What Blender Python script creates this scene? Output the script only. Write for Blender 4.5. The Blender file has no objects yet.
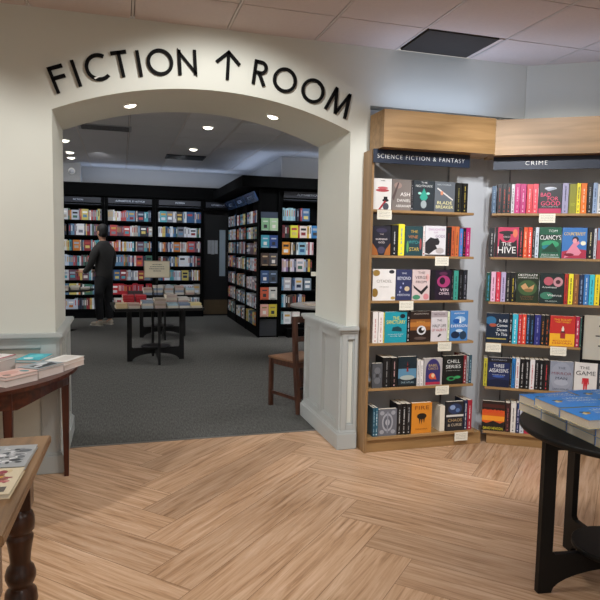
import bpy, bmesh, math, random
from mathutils import Matrix, Vector
R = math.radians
C = bpy.context.scene.collection
S = bpy.context.scene

# ------------------------------------------------------------------ camera, world, lights, exposure
cam_d = bpy.data.cameras.new('camera')
cam = bpy.data.objects.new('camera', cam_d)
C.objects.link(cam)
H = 1.3
def _camera_matrix():
    p, r, a = R(4.93), R(1.02), R(-16.5)
    f = Vector((0, math.cos(p), -math.sin(p)))
    u = Vector((0, math.sin(p), math.cos(p)))
    x = Vector((1, 0, 0))
    rt = x*math.cos(r) + u*math.sin(r)
    up = u*math.cos(r) - x*math.sin(r)
    q = Matrix.Rotation(a, 3, 'Z')
    rt, up, f = q @ rt, q @ up, q @ f
    m = Matrix((rt, up, -f)).transposed().to_4x4()
    m.translation = Vector((0, 0, H))
    return m
cam.matrix_world = _camera_matrix()
cam_d.sensor_width = 36
cam_d.lens = 36*605/600
cam_d.clip_start = 0.05
S.camera = cam

S.view_settings.view_transform = 'Standard'
S.view_settings.look = 'None'
S.view_settings.gamma = 1
S.view_settings.use_curve_mapping = False
S.view_settings.exposure = 0.0

w = bpy.data.worlds.new('world')
S.world = w
w.use_nodes = True
w.node_tree.nodes['Background'].inputs[0].default_value = (1.0, 0.95, 0.89, 1)
w.node_tree.nodes['Background'].inputs[1].default_value = 0.45

NEUT = (1.0, 0.985, 0.955)
SHELF = (0.97, 0.98, 1.0)
COOL = (0.58, 0.72, 1.0)
def area(name, loc, size, energy, col, rot=(0, 0, 0), sy=None):
    d = bpy.data.lights.new(name, 'AREA')
    d.energy = energy; d.color = col; d.size = size
    if sy: d.shape = 'RECTANGLE'; d.size_y = sy
    o = bpy.data.objects.new(name, d); C.objects.link(o)
    o.location = loc; o.rotation_euler = rot
    return o
def spot(name, loc, target, energy, col, ang=80, blend=0.6, rad=0.04):
    d = bpy.data.lights.new(name, 'SPOT')
    d.energy = energy; d.color = col; d.spot_size = R(ang); d.spot_blend = blend; d.shadow_soft_size = rad
    o = bpy.data.objects.new(name, d); C.objects.link(o)
    o.location = loc
    o.rotation_euler = (Vector(target)-Vector(loc)).to_track_quat('-Z', 'Y').to_euler()
    return o
# ceiling light panels of the shop floor, behind and beside the camera
area('ceiling_panel_light', (0.3, -0.6, 2.50), 1.2, 24, NEUT)
area('ceiling_panel_light', (2.0, 0.6, 2.50), 0.8, 10, NEUT)
area('ceiling_panel_light', (-1.4, 1.0, 2.50), 0.8, 10, NEUT)
# ceiling spots washing the arch wall and the bookcases
spot('wall_spot', (-1.80, 2.62, 2.50), (-1.55, 3.62, 0.7), 85, NEUT, 116, 0.30)
spot('wall_spot', (0.50, 2.65, 2.50), (0.55, 3.7, 1.0), 44, NEUT, 116, 0.4)
spot('shelf_spot', (1.55, 2.0, 2.50), (1.95, 3.5, 1.02), 84, SHELF, 69, 0.35)
spot('shelf_spot', (1.75, 1.7, 2.50), (2.72, 3.3, 1.0), 100, SHELF, 68, 0.35)
spot('floor_spot', (0.6, 2.0, 2.50), (0.6, 2.3, 0.0), 60, NEUT, 95, 0.8)
# cool strips lying on top of the oak headers
area('header_strip_light', (1.95, 3.47, 2.15), 0.75, 1.6, COOL, (R(180), 0, 0), 0.05)
area('header_strip_light', (2.72, 3.20, 2.15), 0.95, 1.0, COOL, (R(180), 0, R(-32)), 0.05)
# the room beyond the arch
for lx, ly, e in ((0.98, 7.2, 10), (1.0, 8.88, 12), (-0.72, 9.9, 7), (-0.71, 8.8, 7), (-0.72, 10.45, 5), (0.3, 5.4, 6), (2.6, 7.4, 12)):
    spot('downlight_beam', (lx, ly, 2.64), (lx, ly+0.15, 0), e, NEUT, 110, 0.8)
area('cove_and_fill_strip', (0.3, 11.35, 2.40), 3.6, 4.5, COOL, (R(180), 0, 0), 0.06)
area('cove_and_fill_strip', (2.05, 9.8, 2.40), 0.06, 2.5, COOL, (R(180), 0, 0), 2.2)
area('cove_and_fill_strip', (3.0, 8.7, 2.40), 1.4, 1.2, COOL, (R(180), 0, 0), 0.06)
area('cove_and_fill_strip', (-3.6, 7.5, 2.05), 0.10, 330, (1.0, 0.97, 0.95), (R(180), R(-20), 0), 6)  # added fill, unseen on the left, brightens the back room ceiling
area('cove_and_fill_strip', (4.2, 6.2, 2.05), 0.10, 230, (1.0, 0.97, 0.95), (R(180), R(20), 0), 3.5)  # matching unseen fill on the right, also added for the ceiling
spot('shelf_wash_light', (-0.3, 9.6, 2.62), (-0.3, 11.3, 1.3), 46, (0.92, 0.95, 1.0), 110, 0.8)
spot('shelf_wash_light', (0.9, 9.4, 2.62), (1.0, 11.3, 1.2), 58, (0.92, 0.95, 1.0), 100, 0.8)
spot('shelf_wash_light', (2.45, 7.3, 2.62), (2.45, 8.5, 1.2), 38, (0.92, 0.95, 1.0), 100, 0.8)
spot('shelf_wash_light', (0.9, 9.2, 2.62), (1.9, 9.5, 1.2), 20, (0.92, 0.95, 1.0), 100, 0.8)

# ------------------------------------------------------------------ materials
def lin(h):
    if isinstance(h, str):
        v = [int(h[i:i+2], 16)/255 for i in (0, 2, 4)]
    else:
        v = h
    return tuple((c/12.92 if c <= 0.04045 else ((c+0.055)/1.055)**2.4) for c in v)
_mats = {}
def mat(hexc, rough=0.6, noise=0.10, scale=30.0, metal=0.0, key='', spec=0.5):
    k = (hexc, rough, noise, scale, metal, key, spec)
    if k in _mats: return _mats[k]
    m = bpy.data.materials.new('paint_'+hexc+key)
    m.use_nodes = True
    nt = m.node_tree; b = nt.nodes['Principled BSDF']
    c = lin(hexc)
    n = nt.nodes.new('ShaderNodeTexNoise'); n.inputs['Scale'].default_value = scale
    n.inputs['Detail'].default_value = 2
    tc = nt.nodes.new('ShaderNodeTexCoord'); nt.links.new(tc.outputs['Object'], n.inputs['Vector'])
    mx = nt.nodes.new('ShaderNodeMix'); mx.data_type = 'RGBA'
    mx.inputs[6].default_value = (*[x*(1-noise) for x in c], 1)
    mx.inputs[7].default_value = (*[min(1, x*(1+noise)) for x in c], 1)
    nt.links.new(n.outputs['Fac'], mx.inputs[0]); nt.links.new(mx.outputs[2], b.inputs['Base Color'])
    b.inputs['Roughness'].default_value = rough
    b.inputs['Metallic'].default_value = metal
    b.inputs['Specular IOR Level'].default_value = spec
    _mats[k] = m
    return m
def emis(hexc, s, name):
    m = bpy.data.materials.new(name); m.use_nodes = True
    b = m.node_tree.nodes['Principled BSDF']
    b.inputs['Base Color'].default_value = (*lin(hexc), 1)
    b.inputs['Emission Color'].default_value = (*lin(hexc), 1)
    b.inputs['Emission Strength'].default_value = s
    return m
def wood(name, c1, c2, axis='X', scale=3.0, rough=0.45, stretch=14):
    m = bpy.data.materials.new(name); m.use_nodes = True
    nt = m.node_tree; b = nt.nodes['Principled BSDF']; N = nt.nodes.new
    tc = N('ShaderNodeTexCoord'); mp = N('ShaderNodeMapping')
    sc = {'X': (1, stretch, stretch), 'Y': (stretch, 1, stretch), 'Z': (stretch, stretch, 1)}[axis]
    mp.inputs['Scale'].default_value = sc
    nt.links.new(tc.outputs['Object'], mp.inputs['Vector'])
    n = N('ShaderNodeTexNoise'); n.inputs['Scale'].default_value = scale; n.inputs['Detail'].default_value = 6
    n.inputs['Distortion'].default_value = 0.6
    nt.links.new(mp.outputs[0], n.inputs['Vector'])
    r = N('ShaderNodeValToRGB')
    r.color_ramp.elements[0].position = 0.35; r.color_ramp.elements[0].color = (*lin(c1), 1)
    r.color_ramp.elements[1].position = 0.68; r.color_ramp.elements[1].color = (*lin(c2), 1)
    nt.links.new(n.outputs['Fac'], r.inputs[0]); nt.links.new(r.outputs[0], b.inputs['Base Color'])
    b.inputs['Roughness'].default_value = rough
    return m
M_WALL = mat('d6d8cf', 0.75, 0.02, 6)
M_TRIM = mat('b3b8b7', 0.5, 0.02, 6)
M_CEIL = mat('d0c3be', 0.9, 0.05, 60)
M_GAP = mat('4a4542', 0.9, 0.05)
M_TBAR = mat('cdc5c0', 0.6, 0.02)
M_OAK = wood('oak_veneer', '8f6f45', 'ab875a', 'X', 2.2, 0.45, 12)
M_OAKZ = wood('oak_veneer_upright', '8c6d48', 'a5835a', 'Z', 2.2, 0.45, 12)
M_MAHOG = wood('mahogany', '34120a', '5a2614', 'Z', 4, 0.3, 10)
M_MAHOGX = wood('mahogany_long', '34120a', '562412', 'X', 4, 0.3, 10)
M_PINE = wood('aged_farm_wood', '6e5238', '977552', 'Y', 3.0, 0.4, 9)
M_TURN = wood('turned_dark_wood', '27130a', '4a2a18', 'Z', 5, 0.28, 6)
M_CHAIR = wood('chair_wood', '3a2015', '5a3524', 'Z', 5, 0.4, 8)
M_SEAT = wood('chair_seat_wood', '6a4a34', '8a6548', 'Y', 5, 0.45, 8)
M_BLACK = mat('0c0c0d', 0.5, 0.1, spec=0.3)
M_CASE = mat('050607', 0.8, 0.1, spec=0.08)
M_CASE2 = mat('101215', 0.5, 0.1, spec=0.3)
M_NAVY = mat('0f1f36', 0.5, 0.05)
M_NAVYD = mat('22304a', 0.5, 0.05)
M_WHITE = mat('eeeeea', 0.6, 0.02)
M_BACKP = mat('c6c9cd', 0.65, 0.02)
M_PAGE = mat('dcd3c0', 0.85, 0.12, 200)
M_CARD = mat('e9e5d4', 0.7, 0.02)
M_INK = mat('55524c', 0.8, 0.05)
M_METAL = mat('9a9a98', 0.3, 0.05, 30, 0.9)
M_LETTER = mat('040405', 0.7, 0.05, spec=0.15)
M_GREYW = mat('9a9b9c', 0.8, 0.03, 5)
M_CEILB = mat('c4c2c2', 0.9, 0.04, 40)

# ------------------------------------------------------------------ mesh helpers
class MB:
    def __init__(s):
        s.bm = bmesh.new(); s.mats = []
    def mi(s, m):
        if m not in s.mats: s.mats.append(m)
        return s.mats.index(m)
    def _fin(s, verts, m, M=None):
        fs = set()
        for v in verts: fs.update(v.link_faces)
        i = s.mi(m)
        for f in fs: f.material_index = i
        if M is not None: bmesh.ops.transform(s.bm, matrix=M, verts=list(verts))
    def box(s, x0, y0, z0, x1, y1, z1, m, bev=0, M=None):
        r = bmesh.ops.create_cube(s.bm, size=1)
        vs = r['verts']
        bmesh.ops.transform(s.bm, matrix=Matrix.Translation(((x0+x1)/2, (y0+y1)/2, (z0+z1)/2)) @ Matrix.Diagonal((x1-x0, y1-y0, z1-z0, 1)), verts=vs)
        s._fin(vs, m)
        if bev:
            es = set()
            for v in vs: es.update(v.link_edges)
            r = bmesh.ops.bevel(s.bm, geom=list(es), offset=bev, segments=2, affect='EDGES')
            vs = [v for v in r['verts']]
            i = s.mi(m)
            for f in r['faces']: f.material_index = i
            al = set(vs)
            for f in list(r['faces']):
                for v in f.verts: al.add(v)
            vs = list(al)
        if M is not None: bmesh.ops.transform(s.bm, matrix=M, verts=vs)
        return s
    def bar(s, a, b, wx, wy, m, up=(0, 0, 1)):
        a = Vector(a); b = Vector(b); d = b-a; L = d.length
        z = d.normalized(); u = Vector(up)
        if abs(z.dot(u)) > 0.95: u = Vector((1, 0, 0))
        x = u.cross(z).normalized(); y = z.cross(x)
        Mx = Matrix((x, y, z)).transposed().to_4x4(); Mx.translation = (a+b)/2
        r = bmesh.ops.create_cube(s.bm, size=1)
        bmesh.ops.transform(s.bm, matrix=Mx @ Matrix.Diagonal((wx, wy, L, 1)), verts=r['verts'])
        s._fin(r['verts'], m)
        return s
    def cyl(s, a, b, r0, m, r1=None, seg=20):
        a = Vector(a); b = Vector(b); d = b-a
        r = bmesh.ops.create_cone(s.bm, cap_ends=True, segments=seg, radius1=r0, radius2=r0 if r1 is None else r1, depth=d.length)
        q = d.to_track_quat('Z', 'Y').to_matrix().to_4x4(); q.translation = (a+b)/2
        bmesh.ops.transform(s.bm, matrix=q, verts=r['verts'])
        s._fin(r['verts'], m)
        return s
    def prism(s, pts, t, m, M=None):
        """polygon in local XZ (x,z), extruded by t along +Y"""
        vs = [s.bm.verts.new((p[0], 0, p[1])) for p in pts]
        ws = [s.bm.verts.new((p[0], t, p[1])) for p in pts]
        n = len(pts); fs = [s.bm.faces.new(vs), s.bm.faces.new(ws[::-1])]
        for i in range(n):
            fs.append(s.bm.faces.new((vs[i], ws[i], ws[(i+1) % n], vs[(i+1) % n])))
        i = s.mi(m)
        for f in fs: f.material_index = i
        bmesh.ops.recalc_face_normals(s.bm, faces=fs)
        if M is not None: bmesh.ops.transform(s.bm, matrix=M, verts=vs+ws)
        return s
    def lathe(s, prof, m, c=(0, 0, 0), seg=28):
        rings = []
        for r, z in prof:
            rings.append([s.bm.verts.new((c[0]+r*math.cos(2*math.pi*k/seg), c[1]+r*math.sin(2*math.pi*k/seg), c[2]+z)) for k in range(seg)])
        i = s.mi(m)
        for a, b in zip(rings, rings[1:]):
            for k in range(seg):
                f = s.bm.faces.new((a[k], a[(k+1) % seg], b[(k+1) % seg], b[k])); f.material_index = i; f.smooth = True
        f = s.bm.faces.new(rings[0][::-1]); f.material_index = i
        f = s.bm.faces.new(rings[-1]); f.material_index = i
        return s
    def ball(s, c, r, m, seg=16):
        q = bmesh.ops.create_uvsphere(s.bm, u_segments=seg, v_segments=seg//2+2, radius=1)
        r = r if isinstance(r, tuple) else (r, r, r)
        bmesh.ops.transform(s.bm, matrix=Matrix.Translation(c) @ Matrix.Diagonal((*r, 1)), verts=q['verts'])
        s._fin(q['verts'], m)
        for v in q['verts']:
            for f in v.link_faces: f.smooth = True
        return s
    def mesh(s, name):
        me = bpy.data.meshes.new(name); s.bm.to_mesh(me); s.bm.free()
        for m in s.mats: me.materials.append(m)
        return me
    def build(s, name, parent=None, loc=None, rot=None):
        me = s.mesh(name)
        o = bpy.data.objects.new(name, me); C.objects.link(o)
        if parent: o.parent = parent
        if loc: o.location = loc
        if rot: o.rotation_euler = rot
        return o
def tag(o, label=None, cat=None, group=None, kind=None):
    if label: o['label'] = label
    if cat: o['category'] = cat
    if group: o['group'] = group
    if kind: o['kind'] = kind
    return o
def thing(name, loc, label, cat, rz=0, group=None):
    o = bpy.data.objects.new(name, None); C.objects.link(o)
    o.empty_display_size = 0.05
    o.location = loc; o.rotation_euler = (0, 0, rz)
    return tag(o, label, cat, group)
def struct(o): return tag(o, kind='structure')
def copy_tree(o, parent=None):
    c = o.copy(); C.objects.link(c)
    if parent: c.parent = parent
    for ch in list(o.children): copy_tree(ch, c)
    return c
_tcache = {}
def text_verts(body, thin=0.0):
    if (body, thin) in _tcache: return _tcache[(body, thin)]
    cu = bpy.data.curves.new('t', 'FONT'); cu.body = body; cu.align_x = 'CENTER'; cu.resolution_u = 3
    if thin: cu.offset = -thin; cu.space_character = 1.25
    o = bpy.data.objects.new('t', cu); C.objects.link(o)
    dg = bpy.context.evaluated_depsgraph_get()
    me = bpy.data.meshes.new_from_object(o.evaluated_get(dg))
    vs = [v.co.copy() for v in me.vertices]; fs = [tuple(p.vertices) for p in me.polygons]
    bpy.data.objects.remove(o); bpy.data.curves.remove(cu); bpy.data.meshes.remove(me)
    if vs:
        x0 = min(v.x for v in vs); x1 = max(v.x for v in vs); y0 = min(v.y for v in vs); y1 = max(v.y for v in vs)
    else: x0 = x1 = y0 = y1 = 0
    _tcache[(body, thin)] = (vs, fs, x0, x1, y0, y1)
    return _tcache[(body, thin)]
def add_text(mb, body, cx, cz, wdt, hgt, m, y=0.0, M=None, thin=0.0):
    """letters centred on (cx,cz) in local XZ facing -Y, fitted into wdt x hgt"""
    vs, fs, x0, x1, y0, y1 = text_verts(body, thin)
    if not vs: return
    sx = wdt/(x1-x0); sy = hgt/(y1-y0)
    nv = [mb.bm.verts.new(((v.x-(x0+x1)/2)*sx+cx, y, (v.y-(y0+y1)/2)*sy+cz)) for v in vs]
    i = mb.mi(m); fl = []
    for f in fs:
        try:
            q = mb.bm.faces.new([nv[k] for k in f]); q.material_index = i; fl.append(q)
        except ValueError: pass
    if M is not None: bmesh.ops.transform(mb.bm, matrix=M, verts=nv)
SF_ROWS = [
 (1.546, [
  (-0.0043, 0.1207, 1, 'F', 'e9e7e3', 'sf_a'),
  (0.1241, 0.255, 1, 'F', '7d746f', 'ash'),
  (0.2578, 0.269, 0.98, 'S', '1d1d22', '9a9aa0'),
  (0.2717, 0.417, 1, 'F', '2b3238', 'right'),
  (0.4213, 0.5654, 1, 'F', '62686f', 'blade'),
  (0.5727, 0.6159, 0.98, 'S', '1c1d1b', '8f8a4a'),
  (0.6195, 0.66, 0.98, 'S', '0f0f10', 'b5a24a'),
 ]),
 (1.262, [
  (-0.0004, 0.1233, 0.93, 'F', '23232f', 'kingdom'),
  (0.1281, 0.1736, 0.96, 'S', '17171a', 'c9c9c9'),
  (0.1778, 0.2194, 1, 'S', 'e9dc3a', '2c7fc4'),
  (0.2236, 0.3473, 0.95, 'F', '27454a', 'vine'),
  (0.3501, 0.3629, 0.95, 'S', 'e4dedb', 'b0303a'),
  (0.3658, 0.5124, 0.98, 'F', 'dcdadd', 'panther'),
  (0.5153, 0.5518, 0.95, 'S', '19171a', '6d2a22'),
  (0.5547, 0.5781, 0.98, 'S', 'c2603a', '5a2416'),
  (0.5811, 0.609, 0.98, 'S', 'c96d3c', '402018'),
  (0.6134, 0.6371, 0.92, 'S', '4d7fc0', 'd06a9a'),
  (0.64, 0.6578, 0.92, 'S', '1c1c28', 'c23a3a'),
  (0.6608, 0.692, 0.95, 'S', 'b3256b', 'e8c8d8'),
 ]),
 (0.977, [
  (0.0102, 0.1668, 1, 'F', 'e6e2de', 'gold'),
  (0.171, 0.2803, 1, 'F', '34395e', 'beyond'),
  (0.2845, 0.4086, 1, 'F', 'd9c4c2', 'very'),
  (0.4158, 0.5643, 1, 'F', '25182c', 'olivie'),
  (0.5673, 0.5806, 0.98, 'S', '1b1b1f', '777777'),
  (0.5835, 0.6161, 0.98, 'S', '3f9a8a', '1c3c38'),
  (0.6205, 0.6502, 1, 'S', '131318', '666a70'),
  (0.6532, 0.6831, 1, 'S', '22262e', '9a9aa8'),
 ]),
 (0.706, [
  (0.0198, 0.0541, 1, 'S', 'eae4df', 'b05a5a'),
  (0.0582, 0.0913, 1, 'S', 'eae4df', 'b05a5a'),
  (0.0933, 0.0996, 0.98, 'S', 'd8cf5a', '777733'),
  (0.1023, 0.2548, 1, 'F', '1f97a8', 'sanct'),
  (0.2577, 0.2761, 0.98, 'S', '16161a', 'cccccc'),
  (0.2789, 0.4268, 1, 'F', '2c1f1b', 'swirl'),
  (0.4297, 0.5467, 1, 'F', 'd9d3d6', 'half'),
  (0.5497, 0.5645, 0.98, 'S', 'dfe6c6', '5c8a3a'),
  (0.5689, 0.7004, 1, 'F', '4d86c4', 'evers'),
 ]),
 (0.416, [
  (0.0252, 0.095, 0.8, 'F', '4f5156', 'damask'),
  (0.0992, 0.1509, 0.98, 'S', '151517', '8a8a8a'),
  (0.1551, 0.2015, 0.95, 'S', '101012', 'c9a0a0'),
  (0.2057, 0.3355, 0.98, 'F', '1a2a33', 'redfig'),
  (0.3398, 0.36, 0.83, 'S', 'd6d3d1', '999999'),
  (0.3629, 0.3846, 0.83, 'S', 'e6e3e1', 'aaaaaa'),
  (0.389, 0.5222, 0.9, 'F', 'b5b0b0', 'arch'),
  (0.5296, 0.6792, 0.95, 'F', '171a1a', 'series'),
  (0.6822, 0.7019, 0.95, 'S', '8c2a34', 'dddddd'),
  (0.7049, 0.7201, 0.92, 'S', '9aa3a8', '333333'),
  (0.7232, 0.743, 0.95, 'S', '274a5c', '99bbcc'),
 ]),
 (0.1, [
  (0.0368, 0.0521, 0.93, 'S', '27546a', '9fc3d0'),
  (0.0549, 0.0716, 0.93, 'S', '2f6277', 'd0e0e4'),
  (0.0744, 0.2039, 0.87, 'F', '696c75', 'damask2'),
  (0.2082, 0.2381, 1, 'S', '17171a', 'b9b9b9'),
  (0.2409, 0.271, 1, 'S', '121215', 'c9c9c9'),
  (0.2739, 0.3055, 1, 'S', '18181b', 'b0b0b0'),
  (0.3099, 0.4557, 1, 'F', 'd98a2b', 'emblem'),
  (0.463, 0.558, 0.85, 'P', 'd9cdb8', 'x'),
  (0.564, 0.6938, 0.98, 'F', '25262c', 'chaos'),
  (0.6984, 0.7213, 1, 'S', '23304f', 'e0e0e0'),
  (0.7244, 0.7566, 1, 'S', 'a5283a', 'e8e0e0'),
 ]),
]
CRIME_ROWS = [
 (1.55, [
  (-0.0015, 0.0249, 0.93, 'S', '46607c', '9ab4cc'),
  (0.0324, 0.0611, 1, 'S', '19191d', 'a04040'),
  (0.0636, 0.0885, 1, 'S', '141417', 'c04a3a'),
  (0.091, 0.1158, 1, 'S', '17171a', 'c04a3a'),
  (0.1195, 0.1381, 0.98, 'S', 'd5d5d8', '333338'),
  (0.1405, 0.1726, 1, 'S', 'c42a78', 'f0c0dc'),
  (0.175, 0.2093, 1, 'S', 'b92670', 'f0c0dc'),
  (0.2142, 0.2484, 0.98, 'S', 'd63a44', 'f4d0d0'),
  (0.2508, 0.2823, 1, 'S', 'e0485a', 'f4d0d0'),
  (0.2872, 0.425, 1, 'F', '26262b', 'bad'),
  (0.4285, 0.4641, 1, 'S', '9a96b4', '3a3a58'),
  (0.4676, 0.5111, 0.97, 'F', '8a8a22', 'olive'),
  (0.5135, 0.5346, 1, 'S', 'ecdf2e', '30302a'),
  (0.5381, 0.5719, 1, 'S', 'ee7a24', 'fff0d0'),
  (0.5754, 0.6044, 1, 'S', '1b1b1f', 'bfbfbf'),
  (0.6079, 0.6333, 1, 'S', '9fb6d6', '304a78'),
  (0.6356, 0.6621, 0.98, 'S', 'e8e8e6', '777777'),
  (0.6644, 0.6907, 1, 'S', '343a50', 'cccccc'),
  (0.693, 0.725, 0.97, 'S', 'b33a3a', 'eeeeee'),
 ]),
 (1.262, [
  (-0.0068, 0.0235, 0.97, 'S', '1e2024', 'b8b8b8'),
  (0.0286, 0.176, 1, 'F', 'c83f62', 'hive'),
  (0.1797, 0.2032, 1, 'S', '1d1b1d', 'd8505a'),
  (0.2069, 0.2315, 1, 'S', 'e0562e', 'f6d0b0'),
  (0.2339, 0.2596, 1, 'S', 'e2452e', 'ffffff'),
  (0.2621, 0.2767, 0.98, 'S', '18181c', 'aaaaaa'),
  (0.2792, 0.2999, 1, 'S', 'cfdbe6', '2a3a5a'),
  (0.3048, 0.4361, 1, 'F', '1e5a42', 'clancy'),
  (0.4409, 0.5874, 1, 'F', '3f78ba', 'counter'),
  (0.592, 0.6259, 1, 'S', '15161a', 'd8d0a0'),
  (0.6294, 0.6433, 0.98, 'S', 'c8ccd4', '444a58'),
  (0.6479, 0.7755, 1, 'F', 'b84a50', 'redface'),
 ]),
 (0.966, [
  (-0.0133, 0.0122, 0.97, 'S', '1c4a3e', '4aa0c8'),
  (0.016, 0.0452, 1, 'S', 'e2b4cc', '7a2a50'),
  (0.049, 0.0756, 1, 'S', 'd0334a', 'f6c8d0'),
  (0.0794, 0.1084, 1, 'S', 'b7aacb', '4a3a68'),
  (0.1121, 0.1372, 1, 'S', '1a1a1e', 'b8b0a0'),
  (0.1397, 0.1697, 1, 'S', '141416', 'c8b030'),
  (0.1747, 0.3154, 1, 'F', '23301f', 'desp'),
  (0.3216, 0.4668, 1, 'F', '1c2a2a', 'darkest'),
  (0.4704, 0.4907, 1, 'S', 'b2302c', '222222'),
  (0.4943, 0.5217, 1, 'S', 'f0e238', '2a2a22'),
  (0.5252, 0.5549, 1, 'S', '8a5a34', 'e0a060'),
  (0.5573, 0.5833, 0.98, 'S', '22304e', '9ab0d0'),
  (0.5856, 0.615, 1, 'S', '3a78b8', 'dceaf4'),
  (0.6186, 0.6467, 1, 'S', '44c4d4', '104a60'),
  (0.6502, 0.6793, 1, 'S', 'f0d830', '303020'),
  (0.6828, 0.7118, 1, 'S', '303038', 'cccccc'),
  (0.7142, 0.7407, 1, 'S', '8a3a4a', 'eeeeee'),
 ]),
 (0.689, [
  (-0.0029, 0.1422, 1, 'F', '15263c', 'italldown'),
  (0.1459, 0.161, 0.98, 'S', '16161a', 'd8d8d8'),
  (0.1648, 0.1974, 1, 'S', '3fb4cc', 'e8f6fa'),
  (0.2012, 0.2211, 1, 'S', 'c8343c', 'f4dada'),
  (0.2236, 0.2498, 1, 'S', 'dc4a38', 'fae0d0'),
  (0.2523, 0.2721, 1, 'S', '1c3450', '6aa0d8'),
  (0.2746, 0.2981, 1, 'S', '141c2c', '4a80b0'),
  (0.3018, 0.3387, 1, 'S', '2c2f78', 'a0a0d8'),
  (0.3411, 0.3657, 1, 'S', '1b1b1e', 'c87a3a'),
  (0.3681, 0.3913, 1, 'S', '1c1a1a', 'c05a2a'),
  (0.3962, 0.5481, 1, 'F', 'c2302c', 'lighter'),
  (0.5517, 0.5743, 1, 'S', 'b02a4c', 'f4e0e6'),
  (0.5779, 0.598, 0.96, 'S', '2a5a54', 'c0d0c0'),
  (0.6016, 0.6217, 0.98, 'S', 'd8d4cc', '555555'),
  (0.6241, 0.6512, 1, 'S', '28303c', 'aaaaaa'),
  (0.6535, 0.6805, 1, 'S', '5a2a2a', 'dddddd'),
  (0.6829, 0.7098, 1, 'S', '2a4a6a', 'dddddd'),
 ]),
 (0.39, [
  (-0.007, 0.0162, 0.95, 'S', 'b8b03a', '222222'),
  (0.0214, 0.1594, 1, 'F', '1c2a56', 'three'),
  (0.1632, 0.1721, 0.98, 'S', '16161a', 'aaaaaa'),
  (0.1746, 0.1948, 1, 'S', '2d7cc0', '0f2a44'),
  (0.1986, 0.2212, 1, 'S', 'e2e0e2', 'b03a40'),
  (0.225, 0.2538, 1, 'S', '141417', 'c8c8c8'),
  (0.2563, 0.2838, 1, 'S', '16161a', 'c8c8c8'),
  (0.2875, 0.3161, 1, 'S', 'e0dcdc', 'b8404a'),
  (0.3186, 0.3433, 1, 'S', '17171a', '9a9a9a'),
  (0.3458, 0.3705, 1, 'S', '131316', 'b8b8b8'),
  (0.3729, 0.4049, 1, 'S', '1b191b', 'd04048'),
  (0.411, 0.5518, 1, 'F', '8d93a2', 'mirror'),
  (0.559, 0.6946, 1, 'F', 'dcd9d6', 'game'),
  (0.6981, 0.7264, 1, 'S', '333a44', 'bbbbbb'),
  (0.7287, 0.7556, 1, 'S', 'a8a8a8', '333333'),
 ]),
 (0.088, [
  (-0.0048, 0.1424, 1, 'F', '241a18', 'europa'),
  (0.1475, 0.1756, 0.98, 'S', '3a1e20', 'a86060'),
  (0.1807, 0.2124, 1, 'S', 'e2ded8', '555555'),
  (0.2162, 0.2364, 1, 'S', '1f2c58', 'c8c8e0'),
  (0.239, 0.2642, 1, 'S', 'cdd3dc', '4a5070'),
  (0.268, 0.3927, 0.97, 'F', 'b82c4e', 'pinkred'),
  (0.3964, 0.4236, 1, 'S', '202028', 'bbbbbb'),
  (0.426, 0.4543, 1, 'S', 'd8d0c8', '883030'),
  (0.4567, 0.4849, 1, 'S', '305080', 'dddddd'),
  (0.4873, 0.5154, 1, 'S', '181818', 'c0a040'),
  (0.5178, 0.6481, 1, 'F', '6a7a84', 'greyback'),
  (0.6517, 0.6779, 1, 'S', 'a03838', 'eeeeee'),
  (0.6803, 0.7135, 1, 'S', 'e0e0dc', '404040'),
 ]),
]

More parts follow.
